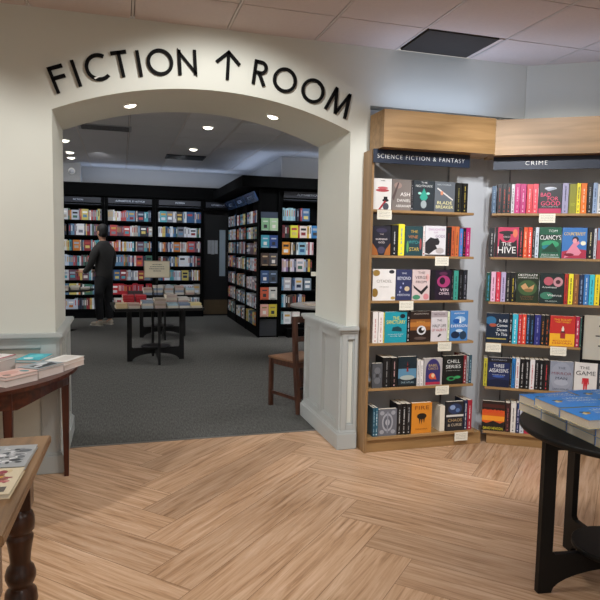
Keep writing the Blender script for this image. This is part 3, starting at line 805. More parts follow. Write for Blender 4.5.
# ------------------------------------------------------------------ books
BH, BD = 0.192, 0.128
INK = {'k': '17171a', 'w': 'f0efec'}
ART = {
 # (kind, ...) in cover units, u right 0..1, v up 0..1
 'sf_a': [('t', 'THE', .5, .93, .25, .035, '333333'), ('e', .5, .62, .36, .05, 'b44a50'), ('e', .52, .70, .28, .04, 'c8686c'), ('e', .68, .30, .17, .05, '17171a'), ('r', .58, .30, .78, .42, '17171a'), ('p', [(.3, 0), (.42, .0), (.72, .26), (.64, .3)], 'b0303a'), ('e', .7, .1, .16, .12, '4a4e58')],
 'ash': [('t', 'ASH', .68, .52, .5, .12, 'eeeae4'), ('t', 'DANIEL', .62, .32, .7, .09, 'eeeae4'), ('t', 'ABRAHAM', .6, .14, .78, .08, 'eeeae4'), ('e', .3, .8, .2, .1, 'a08880'), ('p', [(.0, .4), (.3, .9), (.36, .88), (.1, .3)], '5a4a48')],
 'right': [('t', 'THE', .5, .93, .3, .05, 'd8dad8'), ('t', 'NIGHTSHADE', .5, .82, .8, .07, 'd8dad8'), ('e', .5, .5, .16, .12, '2f9a86'), ('p', [(.3, .45), (.5, .75), (.7, .45), (.6, .35), (.4, .35)], '2f9a86'), ('e', .5, .22, .14, .13, '9aa4a6'), ('e', .3, .58, .08, .04, '9fd4c8'), ('e', .7, .58, .08, .04, '9fd4c8')],
 'blade': [('t', 'VICTORIA', .45, .9, .7, .05, 'b8c0c4'), ('t', 'BLADE', .5, .30, .74, .10, 'efe6a8'), ('t', 'BREAKER', .5, .16, .86, .10, 'efe6a8'), ('p', [(.1, .76), (.14, .8), (.92, .42), (.9, .38)], 'd8d4d0'), ('e', .35, .62, .07, .07, 'd08a6a')],
 'kingdom': [('t', 'THE', .5, .72, .22, .04, 'd8c8c8'), ('t', 'BURNING', .5, .55, .62, .06, 'e8dcdc'), ('t', 'GOD', .5, .44, .34, .06, 'e8dcdc'), ('p', [(0, 0), (0, .42), (.25, .2), (.35, 0)], 'a8622a'), ('p', [(1, 0), (1, .42), (.75, .2), (.65, 0)], 'a8622a'), ('e', .5, .18, .2, .12, '4a4258'), ('e', .5, .85, .3, .08, '3a3550')],
 'vine': [('t', 'THE', .5, .82, .4, .09, 'd0a84a'), ('t', 'VINE', .45, .64, .55, .1, 'c8804a'), ('t', 'WITCH', .5, .46, .62, .1, '4aa0a0'), ('t', 'STAR', .52, .22, .55, .12, 'd8b85a'), ('e', .15, .3, .06, .2, '5a9a5a'), ('e', .88, .4, .06, .2, 'a04a4a')],
 'panther': [('t', 'DAUGHTER', .55, .88, .8, .07, 'b88ab0'), ('t', 'OF', .5, .78, .2, .05, 'b88ab0'), ('t', 'GODS', .72, .66, .46, .09, '8a6a90'), ('p', [(0, .1), (0, .45), (.25, .62), (.45, .58), (.62, .6), (.7, .48), (.66, .38), (.5, .36), (.6, .24), (.45, .2), (.2, .06)], '2a282c'), ('e', .72, .18, .2, .1, 'b8b0b0'), ('r', 0, 0, 1, .05, '3a3432')],
 'gold': [('t', 'CITADEL', .5, .62, .66, .09, '9a948c'), ('e', .15, .88, .16, .10, '9a7a3a'), ('e', .1, .25, .14, .14, '8a6a2a'), ('e', .82, .92, .12, .06, '2a2a30'), ('t', 'OF GLASS', .5, .44, .4, .04, 'aaa49c'), ('e', .9, .08, .1, .05, 'b89858')],
 'beyond': [('t', 'BEYOND', .5, .72, .84, .10, 'dfe2f0'), ('t', 'THE', .5, .88, .3, .05, 'dfe2f0'), ('e', .7, .38, .16, .08, 'd0bc9a'), ('e', .3, .42, .06, .04, '8a90c8'), ('e', .45, .55, .04, .03, 'b8bcdc'), ('t', 'MERIDIANS', .5, .18, .8, .07, 'c8cce0'), ('e', .25, .28, .04, .03, 'b8bcdc')],
 'very': [('t', 'THE', .5, .90, .4, .08, '5a4a4a'), ('t', 'VERGE', .5, .75, .7, .09, '5a4a4a'), ('t', 'FROM', .5, .60, .6, .08, '5a4a4a'), ('p', [(.05, .5), (.5, .3), (.85, .5), (.9, .42), (.55, .18), (.1, .4)], '2a2428'), ('e', .25, .1, .22, .08, '4a8a6a'), ('e', .8, .12, .16, .1, 'd88a90'), ('e', .86, .75, .1, .12, 'e4b0ac')],
 'olivie': [('r', 0, 0, .22, 1, '17141a'), ('e', .62, .62, .32, .2, 'a83a70'), ('e', .56, .64, .14, .12, '2a1428'), ('t', 'VEN', .66, .34, .4, .09, 'f0d8e4'), ('t', 'OMES', .66, .22, .5, .08, 'f0d8e4'), ('e', .6, .88, .2, .06, '5a2a4a')],
 'sanct': [('t', 'THE', .5, .80, .3, .10, 'e6dc50'), ('t', 'SANCTUARY', .5, .67, .86, .12, 'e6dc50'), ('p', [(.32, .38), (.36, .5), (.6, .53), (.76, .47), (.78, .36)], '14444e'), ('e', .8, .86, .12, .07, '12202a'), ('t', 'everyone wants to escape', .5, .27, .7, .03, 'e8f4f4'), ('t', 'no one can', .5, .21, .5, .025, 'e8f4f4')],
 'swirl': [('r', 0, .38, 1, .74, '8a5426'), ('r', 0, .5, 1, .64, 'b87634'), ('e', .55, .38, .22, .15, 'd8d8dc'), ('e', .55, .38, .15, .10, '1a1614'), ('e', .62, .42, .07, .05, 'e4e4e8'), ('t', 'SHARDS', .5, .66, .4, .05, 'e8a850'), ('e', .5, .12, .3, .05, '5a4a44'), ('t', 'ADRIAN', .5, .92, .7, .05, 'b0a49c')],
 'half': [('t', 'THE', .5, .70, .3, .07, '2a2a30'), ('t', 'HALF LIFE', .5, .52, .84, .10, '2a2a30'), ('t', 'OF VALERY K', .5, .38, .9, .09, 'b0303a'), ('r', 0, .8, 1, .98, 'b0a4a8'), ('t', 'NATASHA', .5, .90, .7, .06, '5a4a50'), ('p', [(.4, .16), (.55, .26), (.66, .22), (.5, .14)], '2a2428')],
 'evers': [('t', 'ALASTAIR', .5, .92, .6, .045, 'f0f4f8'), ('t', 'EVERSION', .5, .50, .92, .09, 'f4f6fa'), ('e', .55, .72, .3, .10, 'a8c8e8'), ('e', .35, .66, .2, .08, '1f5aa8'), ('e', .3, .2, .24, .12, '1a2c48'), ('e', .74, .18, .2, .14, '284058'), ('e', .52, .34, .2, .05, 'c8dcf0'), ('p', [(.5, .6), (.55, .8), (.62, .58)], 'f0f4f8')],
 'damask': [('e', .5, .3, .3, .14, '6b6d72'), ('e', .5, .7, .3, .14, '6b6d72'), ('e', .5, .5, .14, .08, '35373c'), ('e', .2, .5, .1, .1, '66686e'), ('e', .8, .5, .1, .1, '66686e')],
 'redfig': [('r', 0, .28, 1, .6, '5a8aa8'), ('e', .5, .3, .4, .08, 'a8b4b0'), ('p', [(.44, .5), (.5, .86), (.56, .5)], '8a2a2a'), ('p', [(.3, .72), (.5, .64), (.7, .76), (.5, .7)], '1a1a1e'), ('t', 'THE ATLAS', .5, .14, .7, .06, '9ab0b8'), ('r', 0, 0, 1, .06, '14181a')],
 'arch': [('r', .1, .02, .9, .55, '37306a'), ('e', .5, .56, .4, .42, '37306a'), ('t', 'BABEL', .5, .74, .5, .09, 'c8ac74'), ('t', 'CIRCLE', .5, .62, .54, .08, 'c8ac74'), ('e', .45, .34, .18, .12, 'd4583a'), ('e', .5, .36, .09, .08, 'e8c8a0'), ('r', .1, .02, .9, .12, 'b02a48'), ('p', [(.5, .24), (.62, .38), (.7, .2)], 'd4583a')],
 'series': [('t', 'CHILL', .5, .80, .64, .12, 'e8ecea'), ('t', 'SERIES', .5, .62, .74, .12, 'e8ecea'), ('t', 'a mystery of the deep', .5, .48, .7, .035, 'c8ccca'), ('e', .4, .2, .22, .08, '2f8a52'), ('e', .72, .24, .16, .05, '3aa062'), ('e', .42, .2, .12, .04, '171a1a')],
 'damask2': [('e', .5, .5, .3, .34, 'a0a3ac'), ('e', .5, .5, .22, .26, '5d606a'), ('e', .5, .5, .12, .12, 'b0b3ba'), ('e', .2, .85, .12, .08, '9a9da6'), ('e', .8, .85, .12, .08, '9a9da6'), ('e', .2, .15, .12, .08, '9a9da6'), ('e', .8, .15, .12, .08, '9a9da6'), ('r', .46, .1, .54, .9, '888b95')],
 'emblem': [('t', 'FIRE', .5, .84, .7, .12, '8a4a18'), ('e', .5, .56, .24, .10, '1e1610'), ('p', [(.34, .56), (.4, .3), (.46, .5), (.5, .28), (.56, .5), (.62, .32), (.68, .56)], '1e1610'), ('t', 'SAMANTHA', .5, .14, .6, .04, '7a4418')],
 'chaos': [('e', .5, .75, .4, .18, '2c3c60'), ('e', .35, .8, .16, .08, '8aa0c8'), ('e', .65, .7, .12, .07, '5a78a8'), ('t', 'CHAOS', .5, .36, .8, .10, 'c8a878'), ('t', '& CURSE', .5, .20, .8, .09, 'd8c8b0'), ('r', 0, .48, 1, .55, 'd8d6d2')],
 'bad': [('t', 'BAD', .30, .62, .44, .13, 'f0527a'), ('t', 'FOR', .62, .49, .46, .13, 'f0527a'), ('t', 'GOOD', .52, .33, .84, .14, 'f0527a'), ('e', .5, .83, .26, .05, 'c8ccd4'), ('p', [(.3, .8), (.7, .86), (.72, .8), (.4, .74)], '9aa4b4'), ('r', 0, 0, 1, .16, 'c02a5a'), ('t', 'Some secrets burn', .5, .22, .7, .025, 'e0e0e0')],
 'olive': [('r', 0, 0, .16, 1, '6a6a1a'), ('t', 'RIOT', .6, .3, .6, .1, 'c0c040')],
 'hive': [('r', 0, 0, .12, 1, '17171a'), ('p', [(.12, 0), (.2, .62), (.35, .5), (.8, .5), (.92, .6), (1, 0)], '1e1a1e'), ('e', .5, .82, .34, .06, '1c181c'), ('e', .5, .7, .16, .16, '1c181c'), ('t', 'THE', .5, .44, .4, .12, 'f2f0ee'), ('t', 'HIVE', .52, .24, .76, .22, 'f2f0ee'), ('t', 'GREGG', .5, .68, .3, .05, 'e8d0d8'), ('e', .85, .8, .1, .14, 'e07a5a')],
 'clancy': [('r', 0, .62, 1, .76, '1a2a24'), ('t', 'TOM', .6, .88, .4, .08, 'd8e8e0'), ('t', "CLANCY'S", .5, .67, .96, .15, 'f2f4f2'), ('e', .5, .45, .4, .12, '3aa070'), ('e', .4, .35, .28, .08, '1c7a8a'), ('p', [(.1, .2), (.6, .5), (.9, .2)], '14402c'), ('t', 'ZERO HOUR', .5, .10, .8, .06, 'd8e8e0'), ('r', .06, .02, .94, .04, 'c8d8d0')],
 'counter': [('t', 'COUNTERFEIT', .5, .80, .86, .10, 'f0c83a'), ('p', [(0, .0), (.0, .22), (.5, .32), (1, .28), (1, 0)], 'b0304a'), ('p', [(.1, .0), (.2, .2), (.45, .5), (.62, .62), (.72, .5), (.6, .4), (.8, .2), (.7, .1), (.4, .1)], 'e08aa0'), ('e', .54, .62, .13, .10, '2a2a3a'), ('e', .52, .57, .09, .08, 'e8a0a8'), ('e', .86, .50, .11, .07, 'f0ead0'), ('e', .3, .12, .2, .05, '7a1a30')],
 'redface': [('r', 0, .6, 1, 1, '7a9ac0'), ('e', .5, .4, .3, .25, 'e0b0a0')],
 'desp': [('t', 'DESPERATE', .5, .93, .86, .07, 'e8e6e0'), ('t', 'UNDERTAKING', .5, .84, .86, .05, 'd8d6d0'), ('e', .5, .5, .42, .26, '3e5a34'), ('p', [(.2, .55), (.4, .66), (.55, .5), (.8, .62), (.75, .45), (.45, .4), (.3, .45)], 'c89a6a'), ('e', .55, .42, .2, .06, '8a6a40'), ('t', 'LINDSEY', .5, .2, .6, .06, '7a5a3a'), ('t', 'DAVIS', .5, .12, .5, .05, '7a5a3a')],
 'darkest': [('e', .35, .74, .2, .14, 'b85a68'), ('e', .75, .72, .2, .16, 'c89098'), ('e', .75, .72, .1, .07, '4a2a30'), ('t', 'Antoinette', .4, .54, .6, .06, 'e8ece8'), ('t', 'Vienna', .62, .28, .6, .08, 'e8ece8'), ('e', .3, .26, .28, .12, '3a7a62'), ('t', 'MURDER', .5, .08, .5, .04, 'b8c8c0')],
 'italldown': [('e', .2, .75, .24, .14, '2a6a94'), ('e', .3, .6, .16, .06, 'a8503a'), ('t', 'It All', .74, .76, .34, .11, 'e8ecf0'), ('t', 'Comes', .7, .6, .46, .10, 'e8ecf0'), ('t', 'Down', .7, .45, .44, .10, 'e8ecf0'), ('t', 'To This', .68, .30, .5, .10, 'e8ecf0'), ('r', .04, .12, .9, .16, 'b0a050')],
 'lighter': [('r', 0, 0, 1, .42, 'f2b22a'), ('t', 'THE BULLET', .5, .88, .7, .06, 'f2c22a'), ('t', 'THAT MISSED', .5, .80, .6, .05, 'f2c22a'), ('r', .42, .26, .62, .48, 'a02a2a'), ('p', [(.48, .48), (.46, .58), (.52, .68), (.57, .58), (.56, .48)], 'e8e0d0'), ('r', .44, .46, .60, .50, '2a2a2a'), ('t', 'RICHARD', .5, .18, .7, .05, 'c03028'), ('t', 'OSMAN', .5, .10, .78, .06, 'c03028')],
 'three': [('t', 'THREE', .5, .72, .5, .11, 'eef0f4'), ('t', 'ASSASSINS', .5, .56, .88, .13, 'eef0f4'), ('r', 0, .84, 1, 1, '14141a'), ('t', 'KOTARO', .5, .92, .7, .04, 'a0a8c0'), ('p', [(0, .0), (0, .2), (.4, .28), (1, .24), (1, 0)], '0f1a3a'), ('e', .5, .36, .28, .04, '3a5aa8'), ('t', 'the master is back', .5, .42, .6, .03, 'd0d8e8')],
 'mirror': [('t', 'THE', .5, .78, .3, .07, '3a4050'), ('t', 'MIRROR', .5, .60, .86, .09, '7a3a48'), ('t', 'MAN', .5, .44, .5, .09, '3a4050'), ('e', .5, .3, .3, .1, 'a8aebc'), ('t', 'LARS KEPLER', .5, .08, .7, .05, '3a4050'), ('e', .5, .5, .48, .48, '979dac')][::-1],
 'game': [('t', 'THE', .44, .84, .44, .09, '2a2a30'), ('t', 'GAME', .5, .66, .86, .14, '2a2a30'), ('e', .5, .45, .05, .05, 'c42a34'), ('p', [(.36, .5), (.64, .5), (.66, .3), (.61, .3), (.6, .4), (.58, .1), (.52, .1), (.5, .3), (.48, .1), (.42, .1), (.40, .4), (.39, .3), (.34, .3)], 'c42a34')],
 'europa': [('p', [(0, .25), (0, .7), (1, .7), (1, .25)], 'd85a1e'), ('r', 0, .34, 1, .5, 'f09a2a'), ('t', 'EUROPA', .5, .66, .84, .12, 'd8402a'), ('p', [(0, 0), (0, .3), (.2, .24), (.5, .34), (.8, .26), (1, .34), (1, 0)], '1a1614'), ('t', 'DAVID HEWSON', .5, .08, .86, .09, 'e4d83a'), ('r', 0, .78, 1, .9, '4a1e18')],
 'pinkred': [('t', 'RED', .5, .7, .6, .12, 'f0d0d8')],
 'greyback': [('t', 'COLD', .5, .7, .6, .12, 'e0e4e8')],
}
FACE_LABEL = {
 'sf_a': 'white book with red script and a black hat, left end of top science fiction shelf',
 'ash': 'grey brown book with ASH and DANIEL in white letters, on the top science fiction shelf',
 'right': 'dark slate book with a teal figure and pale skull, on the top science fiction shelf',
 'blade': 'grey book titled BLADE BREAKER in pale yellow, on the top science fiction shelf',
 'kingdom': 'dark navy book with orange lower corners, left end of the second science fiction shelf',
 'vine': 'dark teal book with multicoloured lettering, second science fiction shelf beside a yellow spine',
 'panther': 'white book with a black panther on its cover, on the science fiction bookcase',
 'gold': 'white book with gold corners, left end of the third science fiction shelf',
 'beyond': 'navy book with BEYOND across it and a pale moon, on the third science fiction shelf',
 'very': 'pale pink book with a black curved bird and green corner, on the science fiction bookcase',
 'olivie': 'black and purple book with a pink glow, on the third science fiction shelf',
 'sanct': 'teal book titled THE SANCTUARY in yellow, on the science fiction bookcase',
 'swirl': 'dark brown book with an orange band and white ring, right of THE SANCTUARY',
 'half': 'pale book titled THE HALF LIFE OF VALERY K in black and red',
 'evers': 'blue and white book titled EVERSION, right end of fourth science fiction shelf',
 'damask': 'small dark grey patterned book, left end of the fifth science fiction shelf',
 'redfig': 'black book with a pale blue band and red figure, on the fifth science fiction shelf',
 'arch': 'grey book with a purple arch and an orange figure, on the fifth science fiction shelf',
 'series': 'black book with white title and green shapes, on the fifth science fiction shelf',
 'damask2': 'grey book with a pale ornamental pattern, on the bottom science fiction shelf',
 'emblem': 'orange book with a black emblem, on the bottom science fiction shelf',
 'chaos': 'black and white book with a blue picture, right part of bottom science fiction shelf',
 'bad': 'black book titled BAD FOR GOOD in pink, on the top crime shelf',
 'olive': 'olive book turned partly to the front on the top crime shelf by a yellow spine',
 'hive': 'red and black book titled THE HIVE in white, on the second crime shelf',
 'clancy': "green book with CLANCY'S in big white letters, on the second crime shelf",
 'counter': 'blue book with a yellow title and a pink woman, on the second crime shelf',
 'redface': 'red book facing out at the photo edge, right end of second crime shelf',
 'desp': 'dark green book titled DESPERATE UNDERTAKING, on the third crime shelf',
 'darkest': 'dark teal book with two pink shapes, right of DESPERATE UNDERTAKING',
 'italldown': 'dark blue book titled It All Comes Down To This, on the fourth crime shelf',
 'lighter': 'red and yellow book with a lighter on its cover, on the fourth crime shelf',
 'three': 'navy book titled THREE ASSASSINS in white, on the fifth crime shelf',
 'mirror': 'blue grey book titled THE MIRROR MAN, on the fifth crime shelf',
 'game': 'white book titled THE GAME with a red figure, on the fifth crime shelf',
 'europa': 'black book with orange sky titled EUROPA, left end of the bottom crime shelf',
 'pinkred': 'crimson book facing out behind the blue book stacks, bottom crime shelf',
 'greyback': 'slate grey book facing out on the bottom crime shelf at the photo edge',
}
def col_name(h):
    r, g, b_ = [int(h[i:i+2], 16)/255 for i in (0, 2, 4)]
    import colorsys
    hh, s, v = colorsys.rgb_to_hsv(r, g, b_); hh *= 360
    if v < 0.17: return 'black'
    if s < 0.14: return 'white' if v > 0.8 else ('grey' if v > 0.3 else 'charcoal')
    if s < 0.22 and v > 0.75: return 'pale'
    pre = 'dark ' if v < 0.42 else ''
    if hh < 14 or hh >= 345: n = 'red'
    elif hh < 40: n = 'brown' if v < 0.7 else 'orange'
    elif hh < 68: n = 'olive' if v < 0.6 else 'yellow'
    elif hh < 165: n = 'green'
    elif hh < 195: n = 'teal'
    elif hh < 250: n = 'blue'
    elif hh < 290: n = 'purple'
    else: n = 'pink'
    return pre+n
ORD = ['first', 'second', 'third', 'fourth', 'fifth', 'sixth', 'seventh', 'eighth', 'ninth', 'tenth', 'eleventh', 'twelfth', 'thirteenth', 'fourteenth', 'fifteenth', 'sixteenth', 'seventeenth', 'eighteenth', 'nineteenth', 'twentieth']
ROWN = ['top', 'second', 'third', 'fourth', 'fifth', 'bottom']
def book_block(mb, w_, d, h, cov, spine_front=True):
    """upright book: x 0..w (thickness), y 0..d, z 0..h, spine at y=0"""
    c = 0.0012
    mb.box(0, 0, 0, c, d, h, cov); mb.box(w_-c, 0, 0, w_, d, h, cov); mb.box(c, 0, 0, w_-c, c, h, cov)
    mb.box(c, c, 0.001, w_-c, d-0.002, h-0.001, M_PAGE)
rb = random.Random(11)
def spine_book(x0, x1, h, colr, acc):
    w_ = x1-x0; mb = MB(); cov = mat(colr, 0.4, 0.06, 60)
    book_block(mb, w_, BD*0.97, h, cov)
    am = mat(acc, 0.5, 0.05)
    e = -0.0004
    a = w_*0.30
    # author and title set along the spine as short strokes, publisher mark at the foot
    z = h*rb.uniform(0.80, 0.9)
    z_end = h*rb.uniform(0.3, 0.4)
    x = w_*0.5; bw = min(w_*0.36, 0.0075)
    while z > z_end:
        l = rb.uniform(0.002, 0.0045)
        if rb.random() > 0.18: mb.box(x-bw/2*rb.uniform(.7, 1), e, z-l, x+bw/2*rb.uniform(.7, 1), 0.0002, z, am)
        z -= l+0.0013
    z = h*0.27
    while z > h*0.16:
        l = 0.0035; mb.box(x-bw*0.3, e, z-l, x+bw*0.3, 0.0002, z, am); z -= l+0.002
    mb.box(x-min(0.004, w_*0.3), e, h*0.05, x+min(0.004, w_*0.3), 0.0002, h*0.05+0.008, am)
    return mb
def face_book(w_, h, thick, colr, art):
    """cover faces -Y"""
    cov = mat(colr, 0.38, 0.08, 25)
    mb = MB(); c = 0.0012
    mb.box(0, 0, 0, w_, c, h, cov); mb.box(0, thick-c, 0, w_, thick, h, cov); mb.box(0, c, 0, c, thick-c, h, cov)
    mb.box(c, c, 0.001, w_-0.002, thick-c, h-0.001, M_PAGE)
    tx = MB(); has = False
    y = -0.00025; ly = 0
    for a in ART.get(art, []):
        ly += 1; yy = y-ly*0.00005
        m = mat(a[-1], 0.45, 0.06, 40)
        if a[0] == 't':
            has = True
            add_text(tx, a[1], a[2]*w_, a[3]*h, a[4]*w_, a[5]*h, m, y-0.0011)
        else:
            if a[0] == 'r': pts = [(a[1], a[2]), (a[3], a[2]), (a[3], a[4]), (a[1], a[4])]
            elif a[0] == 'e': pts = [(a[1]+a[3]*math.cos(k*math.pi/10), a[2]+a[4]*math.sin(k*math.pi/10)) for k in range(20)]
            else: pts = a[1]
            pts = [(min(.995, max(.005, p[0])), min(.995, max(.005, p[1]))) for p in pts]
            vs = [mb.bm.verts.new((p[0]*w_, yy, p[1]*h)) for p in pts]
            try:
                f = mb.bm.faces.new(vs); f.material_index = mb.mi(m)
                f.normal_update()
                if f.normal.y > 0: f.normal_flip()
            except ValueError: pass
    return mb, (tx if has else None)
def stock(rows, origin, rz, case_name, z_order_names):
    base = Matrix.Translation(origin) @ Matrix.Rotation(rz, 4, 'Z')
    for ri, (z, items) in enumerate(rows):
        for bi, (x0, x1, hf, kind, colr, extra) in enumerate(items):
            h = BH*hf*(rb.uniform(0.985, 1.0))*(1.0, 1.035, 1.03, 1.04, 1.05, 1.06)[ri]; y = 0.012
            if ri == 5: y = 0.008
            p = base @ Vector((x0, y, z+0.0006))
            if kind in 'SP':
                if kind == 'S': mb = spine_book(0, x1-x0, h, colr, extra)
                else:
                    mb = MB()
                    book_block(mb, 0.035, BD, h, mat('e4ddcc', 0.5))
                o = mb.build('book'); o.location = p
                o.rotation_euler = (0, 0, rz)
                if kind == 'P':
                    o.location = base @ Vector((x1-0.036, y+0.008, z+0.0006))
                    lab = 'thick cream book standing edge on between orange and picture covers, bottom science fiction shelf'
                else:
                    lab = '%s book, spine out, %s from left, %s shelf of %s bookcase' % (col_name(colr), ORD[bi], ROWN[ri], case_name)
            else:
                mb, tx = face_book(x1-x0, h, 0.024, colr, extra)
                o = mb.build('book'); o.location = p
                o.rotation_euler = (0, 0, rz)
                if tx: tx.build('lettering', o)
                lab = FACE_LABEL.get(extra, '%s book, cover out, %s from the left on the %s %s shelf' % (col_name(colr), ORD[bi], ROWN[ri], case_name))
            tag(o, lab, 'book', 'books on the %s bookcase' % case_name)
stock(SF_ROWS, (1.50, 3.49, 0), 0, 'science fiction', None)
stock(CRIME_ROWS, (2.345, 3.503, 0), R(-32), 'crime', None)

# small handwritten cards clipped to the shelf edges
def shelf_card(base, x, z, w_, h, label, yaw=0, drop=0.0, y=0):
    t = MB(); t.box(-w_/2, -0.0035, -h, w_/2, -0.0015, 0.002, M_CARD)
    for k in range(4):
        xx = -w_/2*0.8
        while xx < w_/2*0.75:
            l = rb.uniform(0.003, 0.008); t.box(xx, -0.0038, -h*0.22-k*h*0.17, min(xx+l, w_/2*0.8), -0.0034, -h*0.22-k*h*0.17+0.0018, M_INK); xx += l+0.003
    o = t.build('shelf_card'); o.matrix_world = base @ Matrix.Translation((x, y, z)) @ Matrix.Rotation(yaw, 4, 'Z')
    tag(o, label, 'shelf card', 'handwritten cards on the shelf edges')
BSF = Matrix.Translation((1.50, 3.49, 0)); BCR = Matrix.Translation((2.345, 3.503, 0)) @ Matrix.Rotation(R(-32), 4, 'Z')
for bs, cs in ((BSF, (
    (0.070, 1.541, 'handwritten card hanging below the white book with a black hat'),
    (0.482, 1.257, 'handwritten card hanging below the black panther book'),
    (0.240, 0.972, 'handwritten card hanging below the navy BEYOND book'),
    (0.525, 0.700, 'handwritten card hanging below THE HALF LIFE OF VALERY K'),
    (0.520, 0.410, 'handwritten card hanging below the fifth science fiction shelf'),
    (0.668, 0.092, 'handwritten card at the right end of the bottom science fiction shelf'))),
    (BCR, (
    (0.342, 1.545, 'handwritten card hanging below BAD FOR GOOD on the crime bookcase'),
    (0.048, 0.685, 'handwritten card hanging below It All Comes Down To This'),
    (0.452, 0.685, 'handwritten card hanging below the red and yellow lighter book')))):
    for x, z, lab in cs:
        shelf_card(bs, x, z, 0.098, 0.056, lab, 0, y=-0.012 if z < 0.2 else 0)

# ------------------------------------------------------------------ black display tables with crossed arch legs
def cross_table(loc, label, rz, top_r=None, top_sq=None, zt=0.63, span=0.33):
    t = thing('display_table', loc, label, 'table', rz)
    b = MB()
    if top_r: b.lathe([(top_r-0.003, zt-0.022), (top_r, zt-0.019), (top_r, zt-0.003), (top_r-0.003, zt)], M_BLACK, seg=64); b.cyl((0, 0, zt-0.031), (0, 0, zt-0.022), top_r-0.05, M_BLACK, seg=48)
    else: b.box(-top_sq[0], -top_sq[1], zt-0.03, top_sq[0], top_sq[1], zt, M_BLACK, 0.003)
    b.build('tabletop', t)
    lw = 0.052; th = 0.026
    for a in (0, 90):
        # one leg panel: two uprights joined by a low stretcher with an arched underside
        w_ = span; top = zt-0.031; st = 0.150
        out = [(-w_, 0), (-w_, top), (-w_+lw, top), (-w_+lw, st+0.012), (-w_+lw+0.012, st)]
        out += [(w_-lw-0.012, st), (w_-lw, st+0.012), (w_-lw, top), (w_, top), (w_, 0)]
        n = 14; iw = w_-lw-0.002
        arc = [(iw*math.cos(math.pi*k/n), 0.0 + 0.085*math.sin(math.pi*k/n)) for k in range(n+1)]
        out += arc
        # the rails under the top
        b = MB()
        pts = out
        if a == 0: b.prism(pts, th, M_BLACK, Matrix.Translation((0, -th/2, 0)))
        else: b.prism(pts, th, M_BLACK, Matrix.Rotation(R(90), 4, 'Z') @ Matrix.Translation((0, -th/2, 0)))
        b.build('leg_panel', t)
    b = MB()
    b.box(-span+lw, -th/2, zt-0.075, span-lw, th/2, zt-0.031, M_BLACK); b.box(-th/2, -span+lw, zt-0.075, th/2, span-lw, zt-0.031, M_BLACK)
    b.build('top_rail', t)
    b = MB(); b.lathe([(0.155, st+0.0), (0.160, st+0.004), (0.160, st+0.018), (0.156, st+0.022)], M_BLACK, seg=48); b.build('lower_disc', t)
    return t
cross_table((1.84, 1.82, 0), 'black round display table stacked with blue books at the right edge', R(-8), top_r=0.375, zt=0.635, span=0.325)
cross_table((0.37, 6.97, 0), 'black display table with a cream sign among books, seen through the arch', R(4), top_sq=(0.47, 0.42), zt=0.63, span=0.315)
cross_table((0.56, 8.75, 0), 'black display table farther back, behind the table with the cream sign', R(2), top_sq=(0.46, 0.42), zt=0.63, span=0.32)

# flat book for stacks: x along height of cover, y width, z thickness; spine on +y
def flat_book(L, Wd, th, cov, art=None, page=None, key=0, edge=None):
    mb = MB(); c = 0.0014
    cm = mat(cov, 0.35, 0.06, 25)
    pg = page or M_PAGE
    mb.box(-L/2, -Wd/2, th-c*.5, L/2, Wd/2, th, cm); mb.box(-L/2, -Wd/2, 0, L/2, Wd/2, c*.5, cm)
    em = edge or cm
    mb.box(-L/2, -Wd/2, th-c, L/2, Wd/2, th-c*.5, em); mb.box(-L/2, -Wd/2, c*.5, L/2, Wd/2, c, em)
    mb.box(-L/2+c, Wd/2-c*.6, c, L/2-c, Wd/2, th-c, cm)
    mb.box(-L/2+0.003, -Wd/2+0.003, c, L/2-0.003, Wd/2-c, th-c, pg)
    for ai, a in enumerate(art or []):
        z = th+0.0002+ai*0.00001
        if a[0] == 'r': pts = [(a[1], a[2]), (a[3], a[2]), (a[3], a[4]), (a[1], a[4])]
        elif a[0] == 'e': pts = [(a[1]+a[3]*math.cos(k*math.pi/8), a[2]+a[4]*math.sin(k*math.pi/8)) for k in range(16)]
        else: pts = a[1]
        vs = [mb.bm.verts.new((p[0]*L, p[1]*Wd, z)) for p in pts]
        f = mb.bm.faces.new(vs); f.material_index = mb.mi(mat(a[-1], 0.45, 0.05)); f.normal_update()
        if f.normal.z < 0: f.normal_flip()
    return mb
BLUEART = [('e', -.28, .12, .06, .05, '203040'), ('e', -.24, .05, .05, .09, 'c8a03a'), ('e', -.30, .0, .04, .06, 'e8d8b0'), ('e', -.2, .1, .05, .03, '2a2a30')]
def blue_text():
    mb = MB()
    M = Matrix.Translation((0.035, 0, 0.0371)) @ Matrix.Rotation(R(-90), 4, 'X')
    return mb
proto = flat_book(0.235, 0.152, 0.0322, '0f8ff0', BLUEART, mat('d9d2c4', 0.85, 0.12, 200, key='edge'), edge=mat('e0cf7a', 0.7, 0.05))
blue_mesh = proto.mesh('blue_hardback')
tm = MB()
for (body, u, v, tw, thh) in (('LESSONS', 0.045, 0.040, 0.12, 0.022), ('IN CHEMISTRY', 0.045, 0.006, 0.13, 0.022), ('A NOVEL', 0.05, -0.03, 0.05, 0.010)):
    add_text(tm, body, u, v, tw, thh, mat('e4f2fa', 0.5), 0, None)
for v_ in tm.bm.verts: v_.co = Vector((v_.co.x, v_.co.z, 0.0328))
title_mesh = tm.mesh('title')
slots = []
